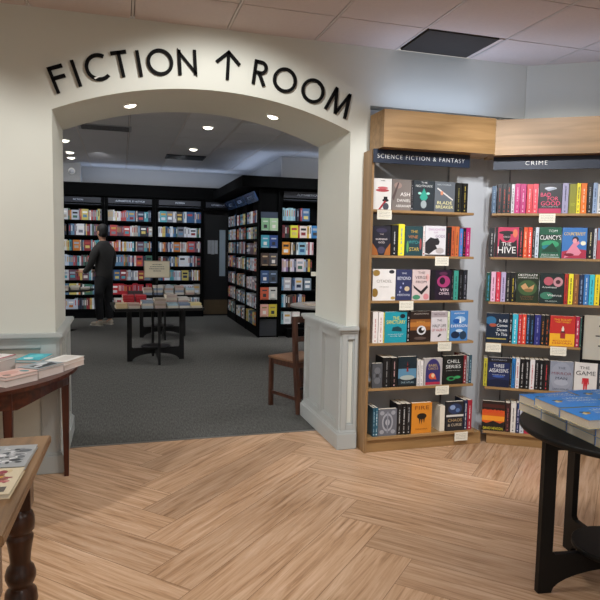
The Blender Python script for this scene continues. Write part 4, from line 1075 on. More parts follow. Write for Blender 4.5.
# columns run along the table edge (world y); rows go away in x
def blue(x, y, z, rz, label):
    o = bpy.data.objects.new('book', blue_mesh); C.objects.link(o)
    o.location = (x, y, z); o.rotation_euler = (0, 0, rz)
    t_ = bpy.data.objects.new('lettering', title_mesh); C.objects.link(t_); t_.parent = o
    tag(o, label, 'book', 'blue books stacked on the round black table')
cn = ['farthest', 'second', 'third', 'nearest']
for ci, (y, n, jit) in enumerate(((2.065, 2, 0.02), (1.905, 2, -0.01), (1.745, 2, -0.02), (1.588, 2, 0.01))):
    for k in range(n):
        blue(1.722-0.014*ci, y, 0.6355+k*0.0328, R(-3+jit*60), 'blue hardback, %s in the %s stack, left edge of round black table' % (('bottom one', 'upper one')[k], cn[ci]))
blue(1.658, 1.885, 0.6355+2*0.0328, R(-4), 'blue hardback on top, farther of the two lying across the left book stacks')
blue(1.640, 1.722, 0.6355+2*0.0328, R(-2), 'blue hardback on top, nearer of the two lying across the left book stacks')
for k in range(2):
    blue(1.972, 2.075, 0.6355+k*0.0328, R(-3), 'blue hardback in the far right stack on the round black table, %s one' % ('lower', 'upper')[k])
    blue(1.968, 1.735, 0.6355+k*0.0328, R(-2), 'blue hardback in the stack behind the nearer top book, %s one' % ('lower', 'upper')[k])
mb = flat_book(0.22, 0.15, 0.03, '24405e', [('r', -.3, -.3, .3, .1, '8a8470')]); o = mb.build('book', None, (1.978, 1.905, 0.6355), (0, 0, R(-5)))
tag(o, 'dark navy book lying among the blue hardbacks at the photo edge', 'book')

# framed notice standing on the round table
t = thing('table_sign', (1.800, 1.822, 0.636), 'cream notice in a black frame standing among the blue books', 'sign', R(-38))
b = MB(); b.box(-0.018, -0.018, 0, 0.018, 0.018, 0.006, M_BLACK); b.build('foot', t)
b = MB(); b.cyl((0, 0, 0.006), (0, 0, 0.30), 0.005, M_BLACK, seg=10); b.build('pole', t)
b = MB(); b.box(-0.135, -0.012, 0.245, 0.135, -0.004, 0.258, M_BLACK); b.box(-0.135, -0.012, 0.245, -0.127, -0.004, 0.425, M_BLACK); b.box(0.127, -0.012, 0.245, 0.135, -0.004, 0.425, M_BLACK); b.box(-0.127, -0.006, 0.25, 0.127, -0.003, 0.425, M_BLACK); b.build('frame', t)
b = MB(); b.box(-0.127, -0.009, 0.258, 0.127, -0.0065, 0.428, M_CARD); cd = b.build('card', t)
b = MB()
for k, wd in enumerate((0.09, 0.15, 0.13, 0.17, 0.11, 0.15, 0.10)):
    x = -wd/2
    while x < wd/2:
        l = rb.uniform(0.006, 0.016); b.box(x, -0.0096, 0.405-k*0.019, min(x+l, wd/2+0.004), -0.0089, 0.4095-k*0.019, M_INK); x += l+0.005
b.build('text_lines', cd)

# ------------------------------------------------------------------ half-round mahogany table with paperbacks
t = thing('console_table', (-0.925, 3.545, 0), 'mahogany console table with curved front and paperbacks by the left wall', 'table')
def demi(a, bb, n=28):
    return [(a*math.cos(math.pi+math.pi*k/n), bb*math.sin(math.pi+math.pi*k/n)) for k in range(n+1)]
def demi_slab(a, bb, z0, z1, m, name, inner=None, bot=None):
    b = MB(); P = demi(a, bb); i = b.mi(m)
    if inner is None:
        lo = [b.bm.verts.new((x, y, z0)) for x, y in P]; hi = [b.bm.verts.new((x, y, z1)) for x, y in P]
        fs = [b.bm.faces.new(lo[::-1]), b.bm.faces.new(hi)]
        n = len(P)
        for k in range(n): fs.append(b.bm.faces.new((lo[k], lo[(k+1) % n], hi[(k+1) % n], hi[k])))
    else:
        Q = demi(a-inner, bb-inner); fs = []
        n = len(P)
        zb = [bot(k/(n-1)) if bot else z0 for k in range(n)]
        r = [[b.bm.verts.new((x, y, z)) for (x, y), z in zip(pp, zz)] for pp, zz in ((P, zb), (P, [z1]*n), (Q, [z1]*n), (Q, zb))]
        for k in range(n-1):
            for j in range(4):
                A, B = r[j], r[(j+1) % 4]
                fs.append(b.bm.faces.new((A[k], A[k+1], B[k+1], B[k])))
        fs.append(b.bm.faces.new([r[j][0] for j in range(4)])); fs.append(b.bm.faces.new([r[j][-1] for j in range(4)][::-1]))
    for f in fs: f.material_index = i
    bmesh.ops.recalc_face_normals(b.bm, faces=fs)
    return b.build(name, t)
demi_slab(0.690, 0.75, 0.612, 0.630, M_MAHOGX, 'tabletop')
def apr(u):
    # arched lower edge between the legs
    q = (u*4) % 1.0
    return 0.520 + 0.030*math.sin(math.pi*q)
demi_slab(0.640, 0.73, 0.53, 0.611, M_MAHOGX, 'apron', 0.022, apr)
for lx, ly in ((0.622, -0.005), (0.415, -0.520), (-0.415, -0.520), (-0.622, -0.005)):
    b = MB(); i = b.mi(M_MAHOG)
    vs = []
    for z, s_ in ((0.0, 0.012), (0.50, 0.020), (0.611, 0.021)):
        vs.append([b.bm.verts.new((lx+dx*s_, ly+dy*s_, z)) for dx, dy in ((-1, -1), (1, -1), (1, 1), (-1, 1))])
    for A, B in zip(vs, vs[1:]):
        for k in range(4): b.bm.faces.new((A[k], A[(k+1) % 4], B[(k+1) % 4], B[k])).material_index = i
    b.bm.faces.new(vs[0][::-1]); b.bm.faces.new(vs[-1])
    b.build('leg', t)
PB = [
 # x, y, z, rot, L, W, th, cover, art, label
 (-0.300, 3.480, .6308, 62, .19, .125, .030, 'e9e4e0', [('r', -.4, -.4, .4, .0, 'd8d2cc')], 'white paperback at the right tip of the console table stack, lower one'),
 (-0.298, 3.478, .6612, 64, .19, .125, .018, 'f0eeea', [('r', -.4, -.3, .4, .3, 'dcd8d2')], 'white paperback at the right tip of the console table stack, upper one'),
 (-0.395, 3.300, .6308, 57, .19, .125, .040, 'd8d4d0', None, 'thick paperback under the black and white cover on the console table'),
 (-0.396, 3.300, .6712, 57, .19, .125, .010, '9aa2a8', [('p', [(-.4, -.4), (.3, -.42), (.4, .0), (-.3, .2)], '2a3036'), ('e', .1, .1, .2, .15, 'c8ccd0'), ('e', -.2, -.1, .15, .1, 'd8dade')], 'paperback with a black and white photo cover on the console table'),
 (-0.452, 3.497, .6308, 75, .19, .125, .045, 'e2dcd6', None, 'paperback lying under the turquoise cover on the console table'),
 (-0.452, 3.495, .6762, 75, .19, .125, .014, '44b8c8', [('e', .1, .0, .3, .3, '6ad0da'), ('e', -.25, .1, .12, .2, 'e0f0f0')], 'paperback with a bright turquoise cover on the console table'),
 (-0.502, 3.132, .6308, 50, .19, .125, .032, 'ded6d0', None, 'paperback with pale edges near the console table front, lower one'),
 (-0.503, 3.131, .6632, 51, .19, .125, .016, 'd4b0a8', [('e', -.1, .1, .3, .3, 'c89a90'), ('e', .3, -.1, .1, .2, '5a8a90'), ('e', -.3, -.2, .1, .15, '7a6a60')], 'paperback with a dusty pink cover on the console table front'),
 (-0.636, 3.435, .6308, 62, .19, .125, .060, 'e4dcd8', None, 'thick pale paperback beneath the red edged white book on the console table'),
 (-0.637, 3.436, .6912, 64, .19, .125, .014, 'f0ecea', [('r', -.5, -.5, .5, -.38, 'b03a48'), ('e', .1, .1, .25, .2, 'e0d4d4')], 'white paperback with a red edge on top of the console table stacks'),
 (-0.792, 3.440, .6308, 62, .19, .125, .078, 'e4dcd4', None, 'thick paperback at the left photo edge on the console table, bottom of its stack'),
 (-0.792, 3.441, .7092, 60, .19, .125, .020, 'd08a8a', [('e', .1, .1, .25, .2, 'c03a4a')], 'red covered paperback in the leftmost console table stack'),
 (-0.790, 3.442, .7296, 62, .19, .125, .036, 'e8eaf0', [('r', -.4, -.3, .4, .3, '4a5a90')], 'white paperback with a navy print on top of the leftmost console table stack'),
]
for x, y, z, rz, L, Wd, th, cov, art, lab in PB:
    o = flat_book(L, Wd, th, cov, art, mat('e2d6d0', 0.9, 0.08, 200, key='pink')).build('book', None, (x, y, z), (0, 0, R(rz)))
    tag(o, lab, 'book', 'paperbacks piled on the mahogany console table')

# ------------------------------------------------------------------ foreground farmhouse table, lower left
t = thing('farmhouse_table', (-0.60, 1.60, 0), 'old wooden table with turned legs in the lower left foreground', 'table')
b = MB(); pts = [(-0.75, -0.33), (0.372, -0.33), (0.392, 0.335), (-0.75, 0.335)]
i = b.mi(M_PINE)
lo = [b.bm.verts.new((x, y, 0.697)) for x, y in pts]; hi = [b.bm.verts.new((x, y, 0.720)) for x, y in pts]
fs = [b.bm.faces.new(lo[::-1]), b.bm.faces.new(hi)] + [b.bm.faces.new((lo[k], lo[(k+1) % 4], hi[(k+1) % 4], hi[k])) for k in range(4)]
bmesh.ops.bevel(b.bm, geom=list(b.bm.edges), offset=0.003, segments=2, affect='EDGES')
b.build('tabletop', t)
b = MB(); b.box(-0.70, -0.285, 0.60, 0.328, -0.262, 0.696, M_TURN); b.box(-0.70, 0.262, 0.60, 0.328, 0.285, 0.696, M_TURN)
b.box(0.300, -0.262, 0.60, 0.322, 0.262, 0.696, M_TURN); b.box(-0.70, -0.262, 0.60, -0.678, 0.262, 0.696, M_TURN); b.build('apron', t)
prof = [(0.024, 0), (0.034, 0.02), (0.038, 0.05), (0.030, 0.09), (0.026, 0.11), (0.036, 0.14), (0.030, 0.17), (0.026, 0.20), (0.030, 0.215), (0.042, 0.235), (0.0465, 0.262), (0.043, 0.288), (0.032, 0.302), (0.030, 0.306), (0.036, 0.313), (0.042, 0.330), (0.0425, 0.342), (0.037, 0.360), (0.029, 0.370), (0.028, 0.380), (0.030, 0.405), (0.034, 0.430), (0.0375, 0.448), (0.037, 0.455), (0.031, 0.462), (0.034, 0.468), (0.040, 0.474), (0.042, 0.490), (0.041, 0.510), (0.036, 0.524), (0.030, 0.530), (0.030, 0.545)]
for lx, ly in ((0.312, 0.245), (0.312, -0.245), (-0.69, 0.245), (-0.69, -0.245)):
    b = MB(); b.lathe(prof, M_TURN, (lx, ly, 0), 32); b.box(lx-0.035, ly-0.035, 0.540, lx+0.035, ly+0.035, 0.6965, M_TURN, 0.002); b.build('leg', t)
ra = random.Random(9)
GREYART = [('e', ra.uniform(-.38, .38), ra.uniform(-.38, .38), ra.uniform(.03, .11), ra.uniform(.02, .07), ra.choice(['e6e8ec', '50565e', '6a7078', 'c4c8ce', '3c424a', 'd2d5da', '888e96'])) for _ in range(60)]
WARMART = [('e', ra.uniform(-.38, .38), ra.uniform(-.05, .40), ra.uniform(.03, .10), ra.uniform(.02, .07), ra.choice(['b8485a', 'e0b03a', '8a4a3a', 'c86a70', 'd8c49a', '9a3a4a', 'e8dcc0'])) for _ in range(46)] + [('r', -.40, -.42, -.05, -.18, 'c87a80'), ('r', .0, -.42, .40, -.24, '5a5450'), ('r', -.36, -.02, .16, .03, 'f4f0e8')]
o = flat_book(0.16, 0.175, 0.010, 'a8adb2', GREYART).build('book', None, (-0.316, 1.735, 0.7205), (0, 0, R(-3)))
tag(o, 'grey book with a black and white picture cover on the old wooden table', 'book')
o = flat_book(0.15, 0.17, 0.012, 'e0d2b4', WARMART).build('book', None, (-0.318, 1.548, 0.7205), (0, 0, R(-3)))
tag(o, 'cream book with a red and yellow picture cover on the old wooden table', 'book')

# ------------------------------------------------------------------ wooden chair behind the right pier
t = thing('wooden_chair', (1.40, 4.70, 0), 'dark brown wooden chair with a paler seat behind the right arch pier', 'chair', R(24))
SH = 0.415
b = MB(); b.box(-0.185, -0.130, SH-0.018, 0.185, 0.19, SH, M_SEAT, 0.004); b.build('seat', t)
b = MB(); b.box(-0.155, -0.148, SH-0.062, 0.155, -0.132, SH-0.0185, M_CHAIR); b.box(-0.17, 0.155, SH-0.062, 0.17, 0.173, SH-0.0185, M_CHAIR)
b.box(-0.172, -0.132, SH-0.062, -0.154, 0.155, SH-0.0185, M_CHAIR); b.box(0.154, -0.132, SH-0.062, 0.172, 0.155, SH-0.0185, M_CHAIR); b.build('seat_rail', t)
for sx in (-1, 1):
    b = MB(); b.bar((sx*0.168, 0.165, 0), (sx*0.168, 0.165, SH-0.019), 0.030, 0.030, M_CHAIR); b.build('leg', t)
    b = MB(); b.bar((sx*0.172, -0.200, 0), (sx*0.172, -0.170, 0.22), 0.034, 0.034, M_CHAIR, (0, 1, 0)); b.bar((sx*0.172, -0.171, 0.21), (sx*0.174, -0.150, 0.46), 0.034, 0.034, M_CHAIR, (0, 1, 0)); b.bar((sx*0.174, -0.150, 0.45), (sx*0.180, -0.140, 0.765), 0.034, 0.032, M_CHAIR, (0, 1, 0)); b.build('leg', t)
    b = MB(); b.bar((sx*0.168, 0.150, 0.115), (sx*0.170, -0.185, 0.115), 0.014, 0.026, M_CHAIR); b.build('stretcher', t)
b = MB(); b.box(-0.155, -0.18, 0.185, 0.155, -0.166, 0.205, M_BLACK); b.build('stretcher', t)
b = MB(); b.box(-0.165, -0.150, 0.715, 0.165, -0.130, 0.765, M_CHAIR, 0.003); b.build('top_rail', t)
b = MB(); b.box(-0.163, -0.152, 0.565, 0.163, -0.136, 0.605, M_CHAIR, 0.003); b.build('back_rail', t)

# ------------------------------------------------------------------ dark bookcases beyond the arch
BACK_Z = [1.717, 1.454, 1.185, 0.922, 0.668, 0.415, 0.160]
rs = random.Random(23)
M_SIGNB = mat('0e1728', 0.5, 0.05)
M_SIGNL = mat('c2cde0', 0.5, 0.02)
def dark_case(name, M, L, zs, label, sign=None, z_top=2.02, depth=0.24, posts=(True, True)):
    """front on local y=0 facing -Y, x from 0 to L"""
    t = thing(name, M.translation, label, 'bookcase', M.to_euler().z)
    b = MB(); b.box(0, depth, 0, L, depth+0.012, 2.13, M_CASE); b.build('back_panel', t)
    for i, on in enumerate(posts):
        if on:
            x = 0.0 if i == 0 else L-0.045
            b = MB(); b.box(x, 0, 0, x+0.045, depth, 2.13, M_CASE, 0.002); b.build('side_panel', t)
    for z in zs:
        b = MB(); b.box(0.046, 0.0, z-0.024, L-0.046, depth, z, M_CASE); b.build('shelf', t)
    b = MB(); b.box(0.046, 0.01, 0, L-0.046, depth, zs[-1]-0.026, M_CASE); b.build('plinth', t)
    b = MB(); b.box(0.046, 0.0, 1.965, L-0.046, 0.05, 2.13, M_CASE); b.build('header', t)
    if sign:
        b = MB(); b.box(0.06, -0.016, z_top, L-0.06, -0.001, z_top+0.088, M_SIGNB, 0.001); so = b.build('sign_panel', t)
        b = MB(); add_text(b, sign[0], L/2, z_top+0.044, sign[1], 0.028, M_SIGNL, -0.017); b.build('lettering', so)
        b = MB(); b.box(0.06, -0.008, z_top-0.034, L-0.06, -0.001, z_top-0.028, mat('3a4252', 0.5)); b.build('sign_trim', t)
    return t
YB = 11.2
dark_case('bookcase', Matrix.Translation((-2.00, YB, 0)), 0.86, BACK_Z, 'dark bookcase at the left end of the far wall row, behind the arch reveal', None)
dark_case('bookcase', Matrix.Translation((-1.135, YB, 0)), 0.86, BACK_Z, 'dark bookcase on the far wall left of the standing person', ('FICTION', 0.16))
dark_case('bookcase', Matrix.Translation((-0.270, YB, 0)), 0.86, BACK_Z, 'dark bookcase on the far wall headed ALPHABETICAL BY AUTHOR', ('ALPHABETICAL BY AUTHOR', 0.50))
dark_case('bookcase', Matrix.Translation((0.595, YB, 0)), 0.86, BACK_Z, 'dark bookcase on the far wall headed FICTION, right of the sign table', ('FICTION', 0.16))
b = MB(); b.box(-2.2, 11.14, 2.135, 2.55, 11.55, 2.355, M_CASE, 0.004)
tag(b.build('cornice'), 'long black cornice running above the far wall bookcases', 'cornice')
COLS = ['c8ccd2', 'b8c4d4', '8a2a32', '2a5a8a', 'd8d4cc', '5a86a8', '1e2c48', 'c8782a', '3a6a5a', 'e0e2e6', '6a4a5a', 'a8a49c', '2a2c34', 'b84a4a', '4aa0b0', 'cdbf6a', '7a7f8c', 'dfe6ee']
def rand_book(mb, M, x, y, z, w_, d, h, colr, face=False):
    cm = mat(colr, 0.5, 0.08, 60)
    mb.box(x, y, z, x+w_, y+d, z+h, cm, 0, M)
    ac = mat(rs.choice(['e8e8e6', '20222a', 'c8a050', '9aa8b8', 'b04040']), 0.6, 0.05)
    if face:
        k = rs.random()
        mb.box(x+w_*0.15, y-0.0008, z+h*0.62, x+w_*0.85, y, z+h*0.80, ac, 0, M)
        mb.box(x+w_*0.2, y-0.0008, z+h*(0.15+0.1*k), x+w_*0.8, y, z+h*(0.40+0.1*k), mat(rs.choice(COLS), 0.5, 0.08, 60), 0, M)
    else:
        mb.box(x+w_*0.3, y-0.0008, z+h*0.35, x+w_*0.7, y, z+h*0.85, ac, 0, M)
def fill_row(M, x0, x1, z, emit, gapp=0.03, pal=COLS, facep=0.16, hh=(0.165, 0.195)):
    x = x0; h0 = rs.uniform(*hh)
    while x < x1-0.02:
        if rs.random() < gapp: x += rs.uniform(0.02, 0.07); continue
        face = rs.random() < facep
        w_ = rs.uniform(0.105, 0.125) if face else rs.uniform(0.016, 0.036)
        if x+w_ > x1: w_ = x1-x
        if w_ < 0.012: break
        if rs.random() < 0.3: h0 = rs.uniform(*hh)
        colr = rs.choice(pal)
        if face or rs.random() < 0.7 or 'lc' not in emit: emit['lc'] = colr
        emit['f'](M, x, z, w_, h0*rs.uniform(0.97, 1.0), emit['lc'], face)
        x += w_+0.0012
far = MB()
def e_far(M, x, z, w_, h, colr, face): rand_book(far, M, x, 0.02, z+0.001, w_, 0.13, h, colr, face)
for bx in (-2.00, -1.135, -0.270, 0.595):
    M = Matrix.Translation((bx, YB, 0))
    for ri, z in enumerate(BACK_Z):
        pal = COLS
        if bx == 0.595: pal = COLS + ['dfe6ee', 'e0e2e6', 'c8ccd2', '2a5a8a', 'dfe6ee']*2
        if bx == -0.270 and ri == 5: pal = ['b01f30', 'b8202c', 'a82030']
        fill_row(M, 0.052, 0.808, z, {'f': e_far}, pal=pal, gapp=0.02, facep=0.10)
# tower: side face (three bays seen edge on), end face and front-facing case
TX, TY0, TY1 = 1.885, 8.47, 11.05
MS = Matrix.Translation((TX, TY1, 0)) @ Matrix.Rotation(R(-90), 4, 'Z')     # local x runs toward the viewer, front faces -X
SIDE_Z = [1.640, 1.425, 1.195, 0.960, 0.690, 0.420, 0.170]
SIDE_Z = [1.655, 1.420, 1.190, 0.945, 0.660, 0.395, 0.140]
for k, lab in enumerate(('farthest bay of the black corner bookcase side, beyond the arch', 'middle bay of the black corner bookcase side, beyond the arch', 'nearest bay of the black corner bookcase side, beyond the arch')):
    Mk = MS @ Matrix.Translation((-0.07+k*0.845, 0, 0))
    dark_case('bookcase', Mk, 0.845, SIDE_Z, lab, None, depth=0.10)
    for z in SIDE_Z: fill_row(Mk, 0.052, 0.790, z, {'f': lambda M, x, zz, w_, h, c, fc: rand_book(far, M, x, 0.006, zz+0.001, w_, 0.09, h, c, fc)}, gapp=0.03, facep=0.4)
far.build('distant_books')
tag(bpy.data.objects['distant_books'], 'books filling the far wall shelves and the corner bookcase side', 'books', kind='stuff')
# lit curved sign along the tower side
t = thing('bookcase_sign', (1.868, 9.75, 2.01), 'shiny blue sign panels angled along the top of the corner bookcase side', 'sign')
for k in range(3):
    b = MB(); y0 = 1.17-0.82*(k+1)+0.02; y1 = 1.17-0.82*k
    b.prism([(-0.004, -0.060), (-0.070, 0.075), (-0.055, 0.082), (0.004, -0.040)], y1-y0, mat('35507e', 0.22, 0.05), Matrix.Translation((0, y0, 0)))
    p = b.build('sign_panel', t)
    b = MB(); M = Matrix.Translation((-0.0372, (y0+y1)/2, 0.0075)) @ Matrix.Rotation(R(-90), 4, 'Z') @ Matrix.Rotation(R(26), 4, 'X')
    add_text(b, 'FICTION', 0, 0, 0.30, 0.05, M_SIGNL, -0.003, M); b.build('lettering', p)
# end face
t = thing('end_bookcase', (1.880, 8.45, 0), 'narrow black end bookcase with pairs of front facing books, at the corner', 'bookcase')
END_Z = [1.524, 1.282, 1.027, 0.778, 0.540, 0.294]
b = MB(); b.box(0.0, 0.03, 0, 0.300, 0.10, 2.13, M_CASE); b.build('back_panel', t)
b = MB(); b.box(0.0, 0.0, 0, 0.022, 0.029, 2.13, M_CASE); b.build('side_panel', t)
b = MB(); b.box(0.278, 0.0, 0, 0.300, 0.029, 2.13, M_CASE); b.build('side_panel', t)
b = MB(); b.box(0.024, 0.012, 0.02, 0.276, 0.028, 0.26, mat('2a2d33', 0.5, 0.3, 90)); b.build('kick_panel', t)
b = MB(); b.box(0.024, 0.016, 1.705, 0.276, 0.028, 1.80, mat('2f3d55', 0.5, 0.2, 60)); b.build('notice_panel', t)
for z in END_Z:
    b = MB(); b.box(0.023, -0.035, z-0.016, 0.277, 0.028, z, M_CASE); b.box(0.023, -0.040, z-0.016, 0.277, -0.035, z+0.012, M_CASE); b.build('shelf', t)
EC = [('7fae86', 'a8c8a0', 'c8d0c8'), ('3a9cb0', '2a4a8a', 'c0c8d8'), ('4a3a34', '4a4a50', 'd0b890'), ('33507e', '3a4a5c', '8aa0c0'), ('c2583a', 'c8ccc8', '30343a'), ('d8a498', 'c8b83a', '8a7a50')]
ed = [('pale green', 'white patched green'), ('turquoise', 'dark blue'), ('brown banded', 'grey and red'), ('blue', 'slate blue'), ('orange red', 'white and black'), ('pale pink', 'mustard yellow')]
rn = ['top', 'second', 'third', 'fourth', 'fifth', 'bottom']
for r_, (z, c3, dd) in enumerate(zip(END_Z, EC, ed)):
    for k in range(2):
        b = MB(); w_ = 0.118; h = 0.188
        b.box(0, 0, 0, w_, 0.014, h, mat(c3[k], 0.45, 0.1)); 
        a2 = mat(c3[2], 0.5)
        b.box(w_*.2, -0.001, h*.7, w_*.8, 0, h*.8, a2); b.box(w_*.3, -0.001, h*.25, w_*.7, 0, h*.5, mat(['2a2c34', 'e0ddd8'][(r_+k) % 2], 0.5)); b.box(w_*.15, -0.001, h*.08, w_*.85, 0, h*.13, a2)
        o = b.build('book', None, (1.880+0.028+k*0.124, 8.45-0.028+0.028, z+0.001))
        o.location.y = 8.45+0.012-0.030
        tag(o, '%s book facing out, %s of pair, %s shelf, narrow end bookcase' % (dd[k], ('left', 'right')[k], rn[r_]), 'book', 'front facing books on the end bookcase')
# front-facing case to the right of the end
CZ = [1.690, 1.443, 1.198, 0.949, 0.675, 0.427, 0.178]
for k, (x0, lab, sg) in enumerate(((2.195, 'dark bookcase headed ALPHABETICAL beside the narrow end bookcase', ('ALPHABETICAL', 0.34)), (3.05, 'dark bookcase at the right end of the corner row, behind the arch pier', None))):
    dark_case('bookcase', Matrix.Translation((x0, 8.53, 0)), 0.85, CZ, lab, sg, depth=0.22)
b = MB(); b.box(2.30, 8.36, 0, 2.95, 8.522, 0.125, M_CASE, 0.004)
tag(b.build('step_plinth'), 'low black step at the foot of the dark bookcase behind the chair', 'step')
b = MB()
pts = [(1.61, 11.13), (1.61, 8.33), (4.0, 8.33), (4.0, 8.95), (2.36, 8.95), (2.36, 11.13)]
i = b.mi(M_CASE); lo = [b.bm.verts.new((x, y, 2.135)) for x, y in pts]; hi = [b.bm.verts.new((x, y, 2.285)) for x, y in pts]
fs = [b.bm.faces.new(lo), b.bm.faces.new(hi[::-1])] + [b.bm.faces.new((lo[q], lo[(q+1) % 6], hi[(q+1) % 6], hi[q])) for q in range(6)]
bmesh.ops.recalc_face_normals(b.bm, faces=fs)
tag(b.build('cornice'), 'black cornice wrapping the corner bookcases on the right', 'cornice')
b = MB(); b.box(2.012, 8.60, 0, 2.185, 11.05, 2.13, M_CASE); struct(b.build('trim_corner_core'))
# individually standing books in the right hand dark case
spec = {0: ['9ac4d4', '7ab0c8', 'b4d4e0', '8ac0d0', 'a8d0dc', '90b8cc', '-', '18203a', '-', 'a03040', '3a6a9a*'],
        1: ['7a2430', '17181c', '22252c', '-', 'd8d83a*', 'a82c30', 'e4d8d4*', 'd8b03a', 'e8e8ea', '2a7ab8*'],
        2: ['d8902a*', '-', 'e4e2dc', '17181c', '-', 'd4dce2', '7fb0c8*', 'dcdcdc', 'a84a58', 'd8d8dc', 'c8a0a8'],
        3: ['b8a0b8', 'd8d0e0', '8a70a0', '17181c', 'e0dce4', 'd0c8dc', '2a3a5a', 'e0d8dc*', 'a8c0d8', '3a3a58', 'd8c04a', '222428'],
        4: ['4a8ab8', 'b4b4bc*', '-', '5a7aa8', 'c0c8d4*', '-', '6f8494*'],
        5: ['3a9cc0', 'c8dce4', '17181c', '5a4030', '4a3a38', '2a2c34', '7a5a3a', '-', '4a5a8a', 'a8b8c8', '58303a', '6a2a34'],
        6: ['7aa8b8', 'dce0e4*', '-', 'e4dcdc*']}
M = Matrix.Translation((2.195, 8.53, 0))
for ri in range(7):
    x = 0.055; n = 0
    for s_ in spec[ri]:
        if s_ == '-': x += 0.022; continue
        fc = s_.endswith('*'); colr = s_.strip('*')
        w_ = 0.112 if fc else rs.uniform(0.024, 0.034); h = rs.uniform(0.172, 0.188)
        if x+w_ > 0.80: break
        b = MB(); rand_book(b, Matrix.Identity(4), 0, 0, 0, w_, 0.12, h, colr, fc)
        o = b.build('book', None, (2.195+x, 8.53+0.018, CZ[ri]+0.001))
        tag(o, '%s book, %s, %s from left, %s shelf, bookcase behind the chair' % (col_name(colr), 'cover out' if fc else 'spine out', ORD[n], ['top', 'second', 'third', 'fourth', 'fifth', 'sixth', 'bottom'][ri]), 'book', 'books in the dark bookcase behind the chair')
        n += 1; x += w_+0.002
shelf_card(Matrix.Translation((2.195, 8.53, 0)), 0.545, 0.925+0.022, 0.10, 0.06, 'small white card on a dark bookcase shelf beside the right arch pier')

# dark doorway area between far wall cases and the corner bookcase
t = thing('door_1', (1.47, 11.33, 0), None, None); t['kind'] = 'structure'
b = MB(); b.box(0.0, 0.0, 0.0, 0.95, 0.045, 1.96, M_CASE2, 0.003); b.build('door_leaf', t)
b = MB(); b.box(0.295, -0.006, 0.745, 0.405, -0.001, 1.605, mat('8a9aa6', 0.15, 0.1, 6)); b.build('glass_pane', t)
b = MB(); b.box(0.0, -0.006, 0.03, 0.50, -0.001, 0.30, mat('4a3c28', 0.45, 0.2, 20)); b.build('kick_plate', t)
b = MB(); b.box(0.44, -0.03, 0.90, 0.50, -0.001, 1.20, mat('4e3a26', 0.5)); b.build('push_plate', t)
b = MB()
for (x0, x1, z0, z1) in ((0.075, 0.135, 1.16, 1.41), (0.140, 0.200, 1.15, 1.41), (0.205, 0.262, 1.16, 1.41)): b.box(x0, -0.005, z0, x1, -0.001, z1, mat('8f949a', 0.7, 0.25, 50))
b.build('notice', t)
t = thing('bookcase_sign', (1.95, 11.10, 2.045), 'dim blue header sign over the dark door at the far corner', 'sign')
b = MB(); b.box(-0.47, -0.015, -0.045, -0.060, 0.0, 0.045, M_SIGNB); p = b.build('sign_panel', t)
b = MB(); add_text(b, 'ALPHABETICAL', -0.25, 0, 0.26, 0.026, M_SIGNL, -0.016); b.build('lettering', p)
b = MB(); b.box(1.456, 11.105, 1.965, 1.885, 11.32, 2.13, M_CASE); tag(b.build('lintel_panel'), 'black panel over the door between the far bookcases and the corner', 'panel')

# ------------------------------------------------------------------ books and sign on the middle display table
TCOL = ['cbb58e', 'b49a90', '8a9ab0', 'c8c0b4', 'a8b4bc', 'd8c890', '9ab8c8', 'b8a8a0', '6a7a98', 'd0ccc4']
TDES = {'cbb58e': 'tan', 'b49a90': 'dusty rose', '8a9ab0': 'blue grey', 'c8c0b4': 'cream', 'a8b4bc': 'pale blue grey', 'd8c890': 'sandy yellow', '9ab8c8': 'light blue', 'b8a8a0': 'taupe', '6a7a98': 'slate blue', 'd0ccc4': 'off white', 'b8202c': 'red', 'a89a8c': 'brown grey'}
LV = ['lowest', 'second up', 'third up', 'fourth up', 'fifth up', 'sixth up']
def pile(x, y, z, n, cols, th, where, rz=0, L=.12, Wd=.185):
    for k in range(n):
        c = cols[k % len(cols)]
        b = flat_book(L, Wd, th-0.0012, c)
        o = b.build('book', None, (x+rs.uniform(-.004, .004), y, z+k*th), (0, 0, R(rz+180+rs.uniform(-3, 3))))
        tag(o, '%s book, %s in %s' % (TDES[c], LV[k], where), 'book', 'piles on the display table through the arch')
MTZ = 0.6306
front = [(-0.375, 2, ['cbb58e', 'cbb58e'], 'front pile at the left corner of the sign table'), (-0.245, 2, ['c8c0b4', 'b49a90'], 'front pile second from the left of sign table'),
         (-0.110, 3, ['a8b4bc', 'c8c0b4', '8a9ab0'], 'front pile left of the tall pile of sign table'), (0.020, 4, ['b8a8a0', 'a89a8c', 'b8a8a0', 'a89a8c'], 'tall front pile under the cream sign of sign table'),
         (0.150, 2, ['c8c0b4', '9ab8c8'], 'front pile right of the tall pile of sign table'), (0.280, 2, ['d0ccc4', '6a7a98'], 'front pile second from the right of sign table'), (0.405, 2, ['c8c0b4', 'd8c890'], 'front pile at the right corner of the sign table')]
for x, n, cs, wh in front: pile(0.37+x, 6.97-0.30, MTZ, n, cs, 0.026, wh, 4)
for x, n, cs, wh in ((-0.30, 4, ['b8202c'], 'red pile at the back left of the sign table'), (-0.17, 4, ['b8202c'], 'second red pile at the back of the sign table'), (0.16, 4, ['b8a8a0', 'b49a90', 'c8c0b4', 'b8a8a0'], 'back pile right of the sign pole'), (0.29, 3, ['c8c0b4', 'b49a90', 'd0ccc4'], 'back pile toward the right of the sign table')):
    pile(0.37+x, 6.97-0.02, MTZ, n, cs, 0.030, wh, 4)
